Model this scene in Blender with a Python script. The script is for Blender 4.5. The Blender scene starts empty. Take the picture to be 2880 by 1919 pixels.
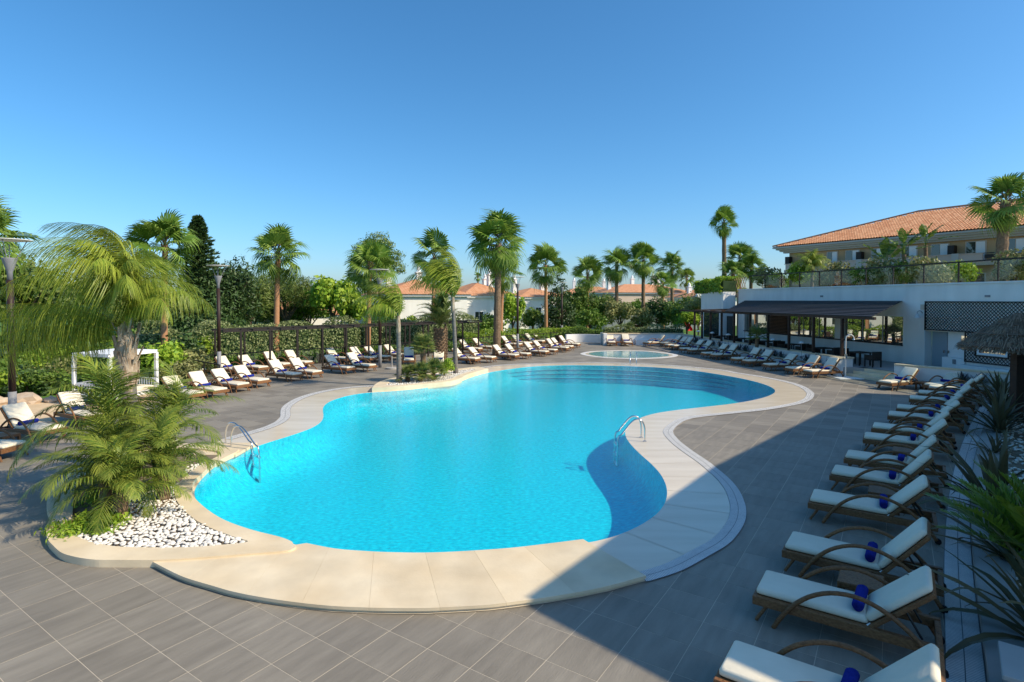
import bpy, math, random
import numpy as np
from mathutils import Vector, Matrix
from mathutils.geometry import tessellate_polygon
R=math.radians; rnd=random.Random(7); NP=np.random.RandomState(11)
sc=bpy.context.scene; col=sc.collection

# ---------------------------------------------------------------- camera, sky, sun, exposure
cam=bpy.data.cameras.new('camera'); co=bpy.data.objects.new('camera',cam); col.objects.link(co)
co.location=(0,0,4.0); co.rotation_euler=(R(90)-math.atan(38/1590),0,0)
cam.sensor_width=36; cam.lens=1590/2880*36; cam.shift_y=-(959.5-880)/2880; cam.clip_start=.1; cam.clip_end=4000
sc.camera=co
SUN_EL=R(38); SUN_DIR=Vector((.95,-.31,0)).normalized()*math.cos(SUN_EL)+Vector((0,0,math.sin(SUN_EL)))
w=bpy.data.worlds.new('World'); sc.world=w; w.use_nodes=True
nt=w.node_tree; bg=nt.nodes['Background']; sky=nt.nodes.new('ShaderNodeTexSky'); sky.sky_type='NISHITA'; sky.sun_disc=False
sky.sun_elevation=SUN_EL; sky.sun_rotation=math.atan2(SUN_DIR.x,SUN_DIR.y); sky.altitude=0; sky.air_density=1.0; sky.dust_density=1.0; sky.ozone_density=9
hs=nt.nodes.new('ShaderNodeHueSaturation'); hs.inputs['Saturation'].default_value=1.10; hs.inputs['Hue'].default_value=.490; nt.links.new(sky.outputs[0],hs.inputs['Color'])
nt.links.new(hs.outputs[0],bg.inputs[0]); bg.inputs[1].default_value=.13
sl=bpy.data.lights.new('sun','SUN'); sl.energy=3.8; sl.angle=R(.5); sl.color=(1,.87,.66)
so=bpy.data.objects.new('sun',sl); col.objects.link(so); so.rotation_euler=SUN_DIR.to_track_quat('Z','Y').to_euler()
vs=sc.view_settings; vs.view_transform='Standard'; vs.look='None'; vs.exposure=.54; vs.gamma=1; vs.use_curve_mapping=False
sc.cycles.max_bounces=6; sc.cycles.transparent_max_bounces=16; sc.cycles.caustics_reflective=False; sc.cycles.caustics_refractive=False

# ---------------------------------------------------------------- materials
def mat(name,c,rough=.7,c2=None,scale=3.,detail=4,bump=0.,bscale=None,spec=.3,attr=None,obj_rand=0.,metal=0.,transl=0.,stretch=None,wave=None,blotch=None):
    m=bpy.data.materials.new(name); m.use_nodes=True; n=m.node_tree.nodes; l=m.node_tree.links
    p=n['Principled BSDF']; p.inputs['Roughness'].default_value=rough; p.inputs['Metallic'].default_value=metal
    p.inputs['Specular IOR Level'].default_value=spec
    c=tuple(c)+(1,); tc=n.new('ShaderNodeTexCoord'); vec=tc.outputs['Object']
    if obj_rand:
        oi0=n.new('ShaderNodeObjectInfo'); va=n.new('ShaderNodeVectorMath'); va.operation='MULTIPLY_ADD'; l.new(oi0.outputs['Location'],va.inputs[0]); va.inputs[1].default_value=(3.7,2.9,0); l.new(vec,va.inputs[2]); vec=va.outputs[0]
    if stretch:
        mp=n.new('ShaderNodeMapping'); mp.inputs['Scale'].default_value=stretch[:3]
        if len(stretch)>3: mp.inputs['Rotation'].default_value=(0,0,stretch[3])
        l.new(vec,mp.inputs[0]); vec=mp.outputs[0]
    cur=None
    nz=n.new('ShaderNodeTexNoise'); nz.inputs['Scale'].default_value=scale; nz.inputs['Detail'].default_value=detail; l.new(vec,nz.inputs['Vector'])
    if c2 is not None:
        mx=n.new('ShaderNodeMix'); mx.data_type='RGBA'; mx.inputs[6].default_value=c; mx.inputs[7].default_value=tuple(c2)+(1,)
        fac=nz.outputs[0]
        if attr:
            at=n.new('ShaderNodeAttribute'); at.attribute_name=attr; ad=n.new('ShaderNodeMath'); ad.operation='MULTIPLY_ADD'
            l.new(at.outputs['Fac'],ad.inputs[0]); ad.inputs[1].default_value=.75; l.new(nz.outputs[0],ad.inputs[2]); 
            sb=n.new('ShaderNodeMath'); sb.operation='SUBTRACT'; l.new(ad.outputs[0],sb.inputs[0]); sb.inputs[1].default_value=.37; fac=sb.outputs[0]
        ra=n.new('ShaderNodeMapRange'); ra.inputs[1].default_value=.3; ra.inputs[2].default_value=.7; l.new(fac,ra.inputs[0])
        l.new(ra.outputs[0],mx.inputs[0]); cur=mx.outputs[2]
    if wave:   # (axis, scale, bump strength)
        wv=n.new('ShaderNodeTexWave'); wv.bands_direction=wave[0]; wv.inputs['Scale'].default_value=wave[1]; wv.inputs['Distortion'].default_value=wave[3] if len(wave)>3 else 0
        l.new(tc.outputs['Object'],wv.inputs['Vector'])
    if obj_rand:
        oi=n.new('ShaderNodeObjectInfo'); hv=n.new('ShaderNodeHueSaturation'); mr=n.new('ShaderNodeMapRange')
        mr.inputs[3].default_value=1-obj_rand; mr.inputs[4].default_value=1+obj_rand; l.new(oi.outputs['Random'],mr.inputs[0]); l.new(mr.outputs[0],hv.inputs['Value'])
        if cur: l.new(cur,hv.inputs['Color'])
        else: hv.inputs['Color'].default_value=c
        cur=hv.outputs[0]
    if blotch:
        gm=n.new('ShaderNodeNewGeometry'); bn=n.new('ShaderNodeTexNoise'); bn.inputs['Scale'].default_value=1; bn.inputs['Detail'].default_value=6; mp2=n.new('ShaderNodeMapping'); mp2.inputs['Scale'].default_value=blotch[0]
        l.new(gm.outputs['Position'],mp2.inputs[0]); l.new(mp2.outputs[0],bn.inputs['Vector']); hv2=n.new('ShaderNodeHueSaturation'); mr2=n.new('ShaderNodeMapRange'); mr2.inputs[1].default_value=.3; mr2.inputs[2].default_value=.7; mr2.inputs[3].default_value=1-blotch[1]; mr2.inputs[4].default_value=1+blotch[1]*.6
        l.new(bn.outputs[0],mr2.inputs[0]); l.new(mr2.outputs[0],hv2.inputs['Value'])
        if cur: l.new(cur,hv2.inputs['Color'])
        else: hv2.inputs['Color'].default_value=c
        cur=hv2.outputs[0]
    if cur: l.new(cur,p.inputs['Base Color'])
    else: p.inputs['Base Color'].default_value=c
    if bump or wave:
        b=n.new('ShaderNodeBump'); b.inputs['Strength'].default_value=bump if bump else wave[2]; b.inputs['Distance'].default_value=.02
        if wave: l.new(wv.outputs[0],b.inputs['Height']); b.inputs['Strength'].default_value=wave[2]
        else:
            nb=n.new('ShaderNodeTexNoise'); nb.inputs['Scale'].default_value=bscale or scale*6; nb.inputs['Detail'].default_value=5; l.new(vec,nb.inputs['Vector']); l.new(nb.outputs[0],b.inputs['Height'])
        l.new(b.outputs[0],p.inputs['Normal'])
    if transl:
        tr=n.new('ShaderNodeBsdfTranslucent'); ms=n.new('ShaderNodeMixShader'); ms.inputs[0].default_value=transl
        if cur: l.new(cur,tr.inputs[0])
        else: tr.inputs[0].default_value=c
        l.new(p.outputs[0],ms.inputs[1]); l.new(tr.outputs[0],ms.inputs[2]); l.new(ms.outputs[0],n['Material Output'].inputs[0])
    return m
def leafm(name,a,b,transl=.3,rough=.5,scale=.6,spec=.3): return mat(name,a,rough,b,scale,3,attr='rnd',transl=transl,spec=spec,obj_rand=.18)
M={}
M['tile']=mat('deck_tile',(.22,.192,.152),.55,(.285,.25,.198),1.1,6,bump=.25,bscale=9,spec=.3,obj_rand=.07,stretch=(1.2,7,1),blotch=((.5,.5,.5),.16))
M['tiles']=mat('deck_tiles',(.22,.192,.152),.55,(.285,.25,.198),1.1,6,bump=.25,bscale=9,spec=.3,attr='rnd',stretch=(1.2,7,1,-R(55.9)),blotch=((.5,.5,.5),.16))
M['grout']=mat('grout',(.60,.52,.40),.9,(.46,.39,.30),.7)
M['stone']=mat('cream_stone',(.70,.55,.35),.55,(.80,.67,.47),1.1,5,bump=.10,bscale=22,obj_rand=.05,spec=.3,blotch=((1.6,1.6,3),.12))
M['stoneside']=M['stone']
M['beach']=mat('wet_stone',(.66,.55,.40),.2,(.76,.65,.49),.8,4,bump=.05,bscale=5,spec=.5,stretch=(.6,3,1))
M['grate']=mat('white_grate',(.72,.70,.66),.5,(.62,.60,.57),6)
M['grateline']=mat('grate_gap',(.16,.16,.17),.8)
M['mosaic']=mat('pool_mosaic',(.002,.46,.62),.4,(.010,.74,.85),9,6,spec=.2,stretch=(1,1.6,1))  # cyan mosaic; light broken up by the ripples is painted in as colour noise
M['mosaicdark']=mat('step_edge',(.005,.29,.45),.4)
M['kidmosaic']=mat('kid_mosaic',(.25,.55,.58),.4,(.33,.62,.64),2)
M['white']=mat('white_render',(.86,.84,.80),.8,(.80,.78,.74),.8,5,bump=.05,bscale=40,blotch=((1.3,1.3,.25),.10))
M['whitep']=mat('white_paint',(.85,.84,.82),.45)
M['hotel']=mat('ochre_render',(.58,.38,.20),.85,(.50,.32,.17),.5,4)
M['facade']=mat('cream_facade',(.86,.74,.56),.8,(.82,.70,.52),.5)
M['parapet']=mat('beige_render',(.62,.50,.40),.85,(.56,.45,.36),.5,4)
M['eave']=mat('eave_paint',(.50,.48,.42),.7)
M['terra']=mat('terracotta',(.50,.20,.09),.8,(.64,.32,.17),1.6,6,wave=('X',5,.0),bump=.0)
M['wicker']=mat('wicker',(.15,.062,.022),.5,(.26,.125,.05),30,3,bump=.5,bscale=70,spec=.35,obj_rand=.12,stretch=(1,1,1.6))
M['wickerdark']=mat('dark_wicker',(.022,.016,.012),.6,(.04,.03,.022),20,bump=.4,bscale=60)
M['cushion']=mat('cushion',(.83,.745,.58),.9,(.77,.69,.53),4,4,bump=.35,bscale=5,spec=.1,obj_rand=.05)
M['towel']=mat('blue_towel',(.014,.024,.20),.95,(.02,.034,.27),25,3,bump=.4,bscale=120,spec=.05,obj_rand=.15)
M['black']=mat('black_rubber',(.012,.012,.012),.6)
M['darksteel']=mat('dark_steel',(.02,.016,.014),.45,(.03,.024,.02),3)
M['lampdark']=mat('lamp_pole',(.035,.018,.014),.5)
M['lampgrey']=mat('lamp_grey',(.27,.27,.28),.5,(.22,.22,.23),4)
M['lampwhite']=mat('lamp_white',(.66,.65,.61),.5)
M['chrome']=mat('stainless',(.72,.73,.74),.18,metal=1.)
M['darkwood']=mat('dark_wood',(.035,.018,.012),.6,(.055,.03,.02),5,bump=.2,stretch=(1,1,8))
M['slate']=mat('dark_roof',(.022,.022,.026),.55,(.04,.038,.042),3,bump=.2)
M['sand']=mat('sand',(.58,.42,.25),.95,(.66,.50,.32),2,6,bump=.5,bscale=6)
M['grass']=mat('lawn',(.07,.16,.025),.9,(.11,.22,.04),3,6,bump=.6,bscale=30)
M['soil']=mat('soil',(.17,.13,.09),.95,(.24,.19,.13),3,6,bump=.5)
M['rock']=mat('rock',(.42,.30,.20),.9,(.52,.42,.32),3,6,bump=.6,bscale=8)
M['pebble']=mat('pebble',(.80,.76,.69),.6,(.70,.64,.55),9,4,obj_rand=.12)
M['pebbles']=mat('pebbles',(.80,.76,.69),.6,(.66,.60,.52),9,4,attr='rnd')
M['thatch']=mat('thatch',(.16,.105,.07),.9,(.32,.23,.16),14,4,attr='rnd')
M['door']=mat('blue_grey_door',(.30,.36,.40),.5)
M['lavender']=mat('lavender',(.10,.09,.14),.8,(.13,.16,.09),20,attr='rnd')
M['red']=mat('red_plastic',(.65,.03,.02),.4)
M['navy']=mat('navy_plastic',(.02,.03,.12),.5)
M['mesh']=mat('mesh_fence',(.42,.45,.43),.8,(.36,.40,.38),2)
M['concrete']=mat('concrete',(.42,.40,.37),.85,(.36,.34,.31),1.5)
M['leaf_fan']=leafm('fan_leaf',(0.109,0.205,0.025),(0.257,0.359,0.057),.3,.42)
M['leaf_fand']=mat('dead_leaf',(.30,.22,.11),.8,(.42,.33,.18),4)
M['leaf_queen']=leafm('queen_leaf',(0.149,0.239,0.021),(0.376,0.427,0.057),.35,.4)
M['leaf_pyg']=leafm('date_leaf',(.11,.19,.028),(.30,.34,.055),.3,.38)
M['leaf_ph']=leafm('phoenix_leaf',(0.099,0.154,0.036),(0.218,0.257,0.071),.25,.45)
M['leaf_cyc']=leafm('cycad_leaf',(0.079,0.154,0.017),(0.178,0.274,0.028),.2,.3,spec=.5)
M['leaf_flax']=leafm('flax_leaf',(.05,.06,.03),(.13,.11,.055),.12,.4)
M['leaf_yucca']=leafm('yucca_leaf',(0.099,0.171,0.043),(0.257,0.291,0.071),.25,.45)
M['leaf_straw']=leafm('broad_leaf',(0.070,0.146,0.021),(0.178,0.257,0.043),.25,.4)
M['leaf_bright']=leafm('bright_leaf',(0.198,0.342,0.028),(0.396,0.513,0.057),.35)
M['leaf_mid']=leafm('mid_leaf',(0.099,0.188,0.025),(0.198,0.291,0.049),.3)
M['leaf_dark']=leafm('dark_leaf',(.038,.080,.022),(.085,.145,.042),.18)
M['leaf_pine']=leafm('pine_leaf',(.09,.15,.03),(.22,.27,.065),.2)
M['leaf_olive']=leafm('olive_leaf',(0.178,0.205,0.071),(0.317,0.308,0.113),.25)
M['leaf_hedge']=leafm('hedge_leaf',(.12,.17,.05),(.33,.37,.16),.25,scale=2.)
M['trunk_or']=mat('orange_trunk',(.36,.17,.08),.85,(.46,.25,.13),5,4,bump=.4,bscale=20,stretch=(1,1,6))
M['trunk_gr']=mat('grey_trunk',(.13,.115,.10),.85,(.22,.195,.17),5,4,bump=.3,bscale=12,stretch=(1,1,5))
M['trunk_br']=mat('brown_trunk',(.14,.09,.055),.9,(.26,.18,.11),9,4,bump=.8,bscale=16)
M['boot']=mat('boot_husk',(.24,.155,.09),.9,(.52,.42,.31),6,5,bump=.8,bscale=12,stretch=(3,3,.8))
M['bark']=mat('bark',(.07,.05,.035),.9,(.12,.09,.06),5,bump=.6)
M['glassdark']=mat('window_glass',(.035,.045,.045),.03,spec=1.)
def bar_glass():
    m=bpy.data.materials.new('bar_glass'); m.use_nodes=True; n=m.node_tree.nodes; l=m.node_tree.links
    p=n['Principled BSDF']; p.inputs['Base Color'].default_value=(.05,.055,.05,1); p.inputs['Roughness'].default_value=.3
    g=n.new('ShaderNodeBsdfGlossy'); g.inputs['Roughness'].default_value=.01; g.inputs[0].default_value=(.75,.8,.78,1)
    x=n.new('ShaderNodeMixShader'); x.inputs[0].default_value=.55; l.new(p.outputs[0],x.inputs[1]); l.new(g.outputs[0],x.inputs[2]); l.new(x.outputs[0],n['Material Output'].inputs[0]); return m
M['barglass']=bar_glass()
def schlick(n,l,f0,nrm=None):      # same reflectance from both sides of a thin sheet
    lw=n.new('ShaderNodeLayerWeight'); lw.inputs[0].default_value=.5
    if nrm: l.new(nrm,lw.inputs['Normal'])
    p=n.new('ShaderNodeMath'); p.operation='POWER'; l.new(lw.outputs['Facing'],p.inputs[0]); p.inputs[1].default_value=5
    a=n.new('ShaderNodeMath'); a.operation='MULTIPLY_ADD'; l.new(p.outputs[0],a.inputs[0]); a.inputs[1].default_value=1-f0; a.inputs[2].default_value=f0; return a
def clear_glass():
    m=bpy.data.materials.new('clear_glass'); m.use_nodes=True; n=m.node_tree.nodes; l=m.node_tree.links
    t=n.new('ShaderNodeBsdfTransparent'); t.inputs[0].default_value=(.91,.95,.94,1); g=n.new('ShaderNodeBsdfGlossy'); g.inputs['Roughness'].default_value=.01
    f=schlick(n,l,.04); x=n.new('ShaderNodeMixShader')
    l.new(f.outputs[0],x.inputs[0]); l.new(t.outputs[0],x.inputs[1]); l.new(g.outputs[0],x.inputs[2]); l.new(x.outputs[0],n['Material Output'].inputs[0]); return m
M['glass']=clear_glass()
def water(name,tint,bs):
    m=bpy.data.materials.new(name); m.use_nodes=True; n=m.node_tree.nodes; l=m.node_tree.links
    t=n.new('ShaderNodeBsdfTransparent'); t.inputs[0].default_value=tint+(1,)
    g=n.new('ShaderNodeBsdfGlossy'); g.inputs['Roughness'].default_value=.03
    tc=n.new('ShaderNodeTexCoord'); mp=n.new('ShaderNodeMapping'); mp.inputs['Scale'].default_value=(1,1.5,1); l.new(tc.outputs['Object'],mp.inputs[0])
    a=n.new('ShaderNodeTexNoise'); a.inputs['Scale'].default_value=9; a.inputs['Detail'].default_value=3; l.new(mp.outputs[0],a.inputs['Vector'])
    b=n.new('ShaderNodeBump'); b.inputs['Strength'].default_value=bs; b.inputs['Distance'].default_value=.03; l.new(a.outputs[0],b.inputs['Height'])
    f=schlick(n,l,.02,b.outputs[0]); l.new(b.outputs[0],g.inputs['Normal'])
    x=n.new('ShaderNodeMixShader'); l.new(f.outputs[0],x.inputs[0]); l.new(t.outputs[0],x.inputs[1]); l.new(g.outputs[0],x.inputs[2]); l.new(x.outputs[0],n['Material Output'].inputs[0]); return m
M['water']=water('pool_water',(.86,.97,.99),.35)
M['kidwater']=water('kid_water',(.92,.98,.98),.08)

# ---------------------------------------------------------------- object helpers
def tag(o,label=None,cat=None,group=None,kind=None):
    if label: o['label']=label
    if cat: o['category']=cat
    if group: o['group']=group
    if kind: o['kind']=kind
    return o
def thing(name,label,cat,loc=(0,0,0),rz=0,group=None):
    o=bpy.data.objects.new(name,None); o.empty_display_size=.2; col.objects.link(o); o.location=loc; o.rotation_euler=(0,0,rz)
    return tag(o,label,cat,group)
def link(name,me,parent=None,loc=(0,0,0),rot=(0,0,0),scale=None):
    o=bpy.data.objects.new(name,me); col.objects.link(o); o.parent=parent; o.location=loc; o.rotation_euler=rot
    if scale: o.scale=scale if hasattr(scale,'__len__') else (scale,)*3
    return o
def copy_tree(o,parent=None):
    c=o.copy(); col.objects.link(c); c.parent=parent
    for ch in o.children: copy_tree(ch,c)
    return c
class MB:
    def __init__(s): s.v=[]; s.f=[]
    def add(s,v,f):
        n=len(s.v); s.v+=[tuple(p) for p in v]; s.f+=[tuple(i+n for i in q) for q in f]; return s
    def box(s,a,b):
        x0,y0,z0=a; x1,y1,z1=b
        return s.add([(x0,y0,z0),(x1,y0,z0),(x1,y1,z0),(x0,y1,z0),(x0,y0,z1),(x1,y0,z1),(x1,y1,z1),(x0,y1,z1)],[(0,3,2,1),(4,5,6,7),(0,1,5,4),(1,2,6,5),(2,3,7,6),(3,0,4,7)])
    def bar(s,a,b,wd,h,up=(0,0,1)):        # a beam between two points, wd wide and h high
        a=Vector(a); b=Vector(b); d=(b-a).normalized(); up=Vector(up)
        if abs(d.dot(up))>.99: up=Vector((0,1,0)) if abs(d.y)<.9 else Vector((1,0,0))
        x=d.cross(up).normalized(); y=x.cross(d)
        v=[p+x*i*wd/2+y*j*h/2 for p in (a,b) for i,j in ((-1,-1),(1,-1),(1,1),(-1,1))]
        return s.add(v,[(0,1,2,3),(7,6,5,4),(0,4,5,1),(1,5,6,2),(2,6,7,3),(3,7,4,0)])
    def tube(s,path,r,n=8,cap=True):
        path=[Vector(p) for p in path]; m=len(path); rs=r if hasattr(r,'__len__') else [r]*m; base=len(s.v); px=None
        for i,p in enumerate(path):
            d=(path[min(i+1,m-1)]-path[max(i-1,0)]).normalized()
            if px is None: px=d.orthogonal().normalized()
            px=(px-d*px.dot(d)).normalized(); py=d.cross(px)
            for k in range(n):
                a=2*math.pi*k/n; s.v.append(tuple(p+(px*math.cos(a)+py*math.sin(a))*rs[i]))
        for i in range(m-1):
            for k in range(n):
                k2=(k+1)%n; s.f.append((base+i*n+k,base+i*n+k2,base+(i+1)*n+k2,base+(i+1)*n+k))
        if cap: s.f.append(tuple(base+k for k in range(n))[::-1]); s.f.append(tuple(base+(m-1)*n+k for k in range(n)))
        return s
    def lathe(s,prof,n=20,c=(0,0,0)):
        base=len(s.v); m=len(prof)
        for r,z in prof:
            for k in range(n):
                a=2*math.pi*k/n; s.v.append((c[0]+r*math.cos(a),c[1]+r*math.sin(a),c[2]+z))
        for i in range(m-1):
            for k in range(n):
                k2=(k+1)%n; s.f.append((base+i*n+k,base+i*n+k2,base+(i+1)*n+k2,base+(i+1)*n+k))
        return s
    def prism(s,poly,z0,z1,holes=(),bottom=False):
        loops=[list(poly)]+[list(h) for h in holes]; base=len(s.v)
        tri=tessellate_polygon([[Vector((x,y,0)) for x,y in L] for L in loops]); flat=[p for L in loops for p in L]; N=len(flat)
        s.v+=[(x,y,z1) for x,y in flat]
        def area(t): (a,b),(c,d),(e,f)=[flat[i] for i in t]; return (c-a)*(f-b)-(e-a)*(d-b)
        s.f+=[tuple(base+i for i in (t if area(t)>0 else t[::-1])) for t in tri]
        if z0 is not None:
            b2=len(s.v); s.v+=[(x,y,z0) for x,y in flat]; o=0
            for L in loops:
                for i in range(len(L)):
                    j=(i+1)%len(L); s.f.append((b2+o+i,b2+o+j,base+o+j,base+o+i))
                o+=len(L)
        return s
    def build(s,name,m,parent=None,smooth=False,w=False,bevel=0,kind=None):
        v=s.v
        if w and parent is not None:
            L=parent.location; v=[(x-L.x,y-L.y,z-L.z) for x,y,z in v]
        me=bpy.data.meshes.new(name); me.from_pydata(v,[],s.f); me.update()
        me.materials.append(M[m] if isinstance(m,str) else m)
        if smooth: me.polygons.foreach_set('use_smooth',[True]*len(me.polygons))
        o=link(name,me,parent)
        if bevel:
            b=o.modifiers.new('b','BEVEL'); b.width=bevel; b.segments=2; b.limit_method='ANGLE'
        if kind: o['kind']=kind
        return o
def npmesh(name,V,Fq,m,rndv=None,smooth=False):
    """V (n,3), Fq (f,k) all faces with k corners"""
    V=np.asarray(V,float); Fq=np.asarray(Fq,int); k=Fq.shape[1]; me=bpy.data.meshes.new(name)
    me.vertices.add(len(V)); me.vertices.foreach_set('co',V.ravel()); me.loops.add(Fq.size); me.loops.foreach_set('vertex_index',Fq.ravel())
    me.polygons.add(len(Fq)); me.polygons.foreach_set('loop_start',np.arange(0,Fq.size,k)); me.polygons.foreach_set('loop_total',np.full(len(Fq),k))
    me.polygons.foreach_set('use_smooth',np.full(len(Fq),bool(smooth)))
    me.update(calc_edges=True); me.materials.append(M[m])
    if rndv is not None:
        a=me.attributes.new('rnd','FLOAT','POINT'); a.data.foreach_set('value',np.asarray(rndv,float))
    return me
def spline(pts,n=6,closed=False):
    P=[np.array(p,float) for p in pts]; m=len(P); out=[]
    for i in range(m if closed else m-1):
        p0=P[(i-1)%m] if closed or i>0 else P[0]; p1=P[i]; p2=P[(i+1)%m]; p3=P[(i+2)%m] if closed or i+2<m else P[-1]
        for j in range(n):
            t=j/n; out.append(tuple(.5*((2*p1)+(-p0+p2)*t+(2*p0-5*p1+4*p2-p3)*t*t+(-p0+3*p1-3*p2+p3)*t**3)))
    if not closed: out.append(tuple(P[-1]))
    return out
def smooth(pts,closed=True,it=2):
    P=np.array(pts,float)
    for _ in range(it):
        Q=(np.roll(P,1,0)+2*P+np.roll(P,-1,0))/4
        if not closed: Q[0],Q[-1]=P[0],P[-1]
        P=Q
    return [tuple(p) for p in P]
def offset(pts,d,closed=False):
    P=np.array(pts,float); T=(np.roll(P,-1,0)-np.roll(P,1,0))
    if not closed: T[0]=P[1]-P[0]; T[-1]=P[-1]-P[-2]
    T/=np.linalg.norm(T,axis=1,keepdims=True); return [tuple(p) for p in P+d*np.stack([-T[:,1],T[:,0]],1)]
def resample(pts,step):
    P=np.array(pts,float); d=np.r_[0,np.cumsum(np.linalg.norm(np.diff(P,axis=0),axis=1))]; n=max(2,int(d[-1]/step)+1); t=np.linspace(0,d[-1],n)
    return [tuple(float(np.interp(u,d,P[:,k])) for k in range(P.shape[1])) for u in t]
def inside(P,poly):
    P=np.asarray(P,float); x,y=P[:,0],P[:,1]; q=np.asarray(poly,float); r=np.zeros(len(P),bool)
    x1,y1=q[:,0],q[:,1]; x2,y2=np.roll(x1,-1),np.roll(y1,-1)
    for a,b,c,d in zip(x1,y1,x2,y2):
        if b==d: continue
        cnd=((b>y)!=(d>y))&(x<(c-a)*(y-b)/(d-b)+a); r^=cnd
    return r
ORD=['first','second','third','fourth','fifth','sixth','seventh','eighth','ninth','tenth','eleventh','twelfth','thirteenth','fourteenth','fifteenth','sixteenth','seventeenth','eighteenth','nineteenth','twentieth','twenty-first','twenty-second','twenty-third','twenty-fourth']
# ---------------------------------------------------------------- outlines measured on the ground (metres)
WATER=[(-7.07,14.51),(-7.11,14.1),(-7.11,13.48),(-6.98,12.88),(-6.87,12.33),(-6.66,11.74),(-6.47,11.41),(-6.19,11.0),(-5.88,10.67),(-5.56,10.35),(-5.22,10.06),(-4.87,9.81),(-4.52,9.6),(-4.17,9.42),(-3.85,9.27),(-3.51,9.1),(-3.26,8.98),(-2.77,8.8),(-2.25,8.71),(-1.82,8.67),(-1.32,8.66),(-0.76,8.71),(-0.06,8.82),(0.57,8.98),(1.1,9.1),(1.59,9.31),(1.92,9.56),(2.34,9.94),(2.7,10.39),(2.99,10.91),(3.2,11.49),(3.34,12.13),(3.41,12.84),(3.4,13.64),(3.29,14.39),(3.25,15.4),(3.28,16.36),(3.4,17.06),(3.82,18.16),(4.41,19.13),(4.94,19.7),(5.91,20.31),(7.2,20.9),(8.51,21.5),(9.76,22.37),(10.82,23.43),(11.44,24.35),(11.76,25.22),(11.92,26.57),(11.72,27.92),(11.33,29.24),(10.77,30.31),(9.98,32.04),(8.7,33.07),(6.19,33.88),(4.03,34.12),(2.38,34.02),(1.0,33.4),(-0.13,32.18),(-1.59,30.48),(-2.18,28.55),(-2.48,26.84),(-3.03,26.0),(-4.14,25.08),(-5.14,24.3),(-5.85,24.2),(-6.36,23.95),(-6.76,23.42),(-7.06,22.56),(-7.16,21.77),(-7.01,20.85),(-6.8,20.17),(-6.47,19.38),(-6.26,18.65),(-6.15,17.97),(-6.19,17.34),(-6.35,16.81),(-6.54,16.25),(-6.73,15.78),(-6.94,15.29)]
GRATE1=[(-8.28,16.09),(-8.11,16.52),(-7.92,16.98),(-7.75,17.58),(-7.71,18.3),(-7.87,19.08),(-8.3,20.17),(-8.55,21.03),(-8.68,22.06),(-8.67,22.98),(-8.47,23.98),(-8.01,24.95),(-7.39,25.6),(-6.67,26.0),(-6.2,26.1)]
GRATE2=[(-2.79,31.85),(-2.23,32.6),(-1.22,33.8),(-0.14,34.5),(0.99,34.95),(3.04,35.33),(4.78,35.58),(6.47,35.43),(8.06,34.93),(9.52,34.12),(10.83,33.07),(11.92,31.72),(12.3,30.5),(12.81,29.41),(13.21,28.24),(13.44,26.86),(13.32,25.48),(12.94,24.23),(12.64,23.54),(11.97,22.47),(11.16,21.59),(10.29,20.95),(9.17,20.26),(7.97,19.73),(6.84,19.24),(6.11,18.87),(5.62,18.38),(5.17,17.65),(4.89,17.04),(4.78,16.59),(4.72,15.74),(4.75,14.79),(4.83,13.8),(4.84,13.36),(4.83,12.43),(4.74,11.69),(4.58,11.04),(4.42,10.56),(4.17,10.02),(3.83,9.49),(3.51,9.09),(3.09,8.71),(2.51,8.22),(2.01,7.93),(1.89,7.89)]
COPOUT=[(-5.4,8.37),(-4.99,8.1),(-4.59,7.86),(-4.08,7.63),(-3.76,7.49),(-3.33,7.35),(-2.81,7.22),(-2.31,7.13),(-1.83,7.09),(-1.49,7.08),(-1.08,7.08),(-0.63,7.12),(-0.28,7.16),(0.07,7.24),(0.43,7.33),(0.92,7.48),(1.31,7.63),(1.9,7.92)]
KERBOUT=[(-8.21,9.99),(-8.04,9.69),(-7.83,9.41),(-7.5,9.05),(-7.19,8.79),(-6.89,8.57),(-6.56,8.43),(-6.23,8.35),(-5.95,8.34),(-5.39,8.34),(-4.9,8.39),(-4.23,8.51),(-3.54,8.64),(-3.41,8.72),(-3.40,8.81),(-3.48,8.9)]
KERBPOOL=[(-3.53,8.98),(-3.8,9.16),(-4.4,9.45),(-5.08,9.88),(-5.75,10.48),(-6.33,11.12),(-6.55,11.5),(-6.8,12.0),(-6.93,12.6),(-7.05,13.2),(-7.06,13.8),(-7.02,14.3)]
KERBBACK=[(-7.07,14.56),(-8.22,15.05),(-9.3,15.1),(-10.0,14.3),(-10.0,13.0),(-9.5,11.6),(-8.8,10.6)]
PEBIN=[(-7.1,9.15),(-6.43,8.85),(-5.87,8.77),(-5.11,8.77),(-4.5,8.88),(-4.23,8.98),(-4.51,9.14),(-4.94,9.4),(-5.26,9.62),(-5.68,9.97),(-6.21,10.51),(-6.8,11.3),(-7.15,12.2),(-7.3,13.2),(-7.35,14.2),(-8.2,14.65),(-9.2,14.7),(-9.65,14.1),(-9.65,13.1),(-9.15,11.8),(-8.45,10.8),(-7.85,10.0),(-7.5,9.5)]
ISLPOOL=[(-6.0,24.15),(-5.21,24.44),(-4.14,25.12),(-3.02,26.02),(-2.55,26.8),(-2.25,28.5),(-1.75,29.9),(-1.3,30.9)]
ISLBACK=[(-1.9,31.9),(-2.72,31.15),(-3.52,30.2),(-4.34,29.18),(-5.04,28.0),(-5.8,27.21),(-6.1,26.1),(-6.12,25.1)]
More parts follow.
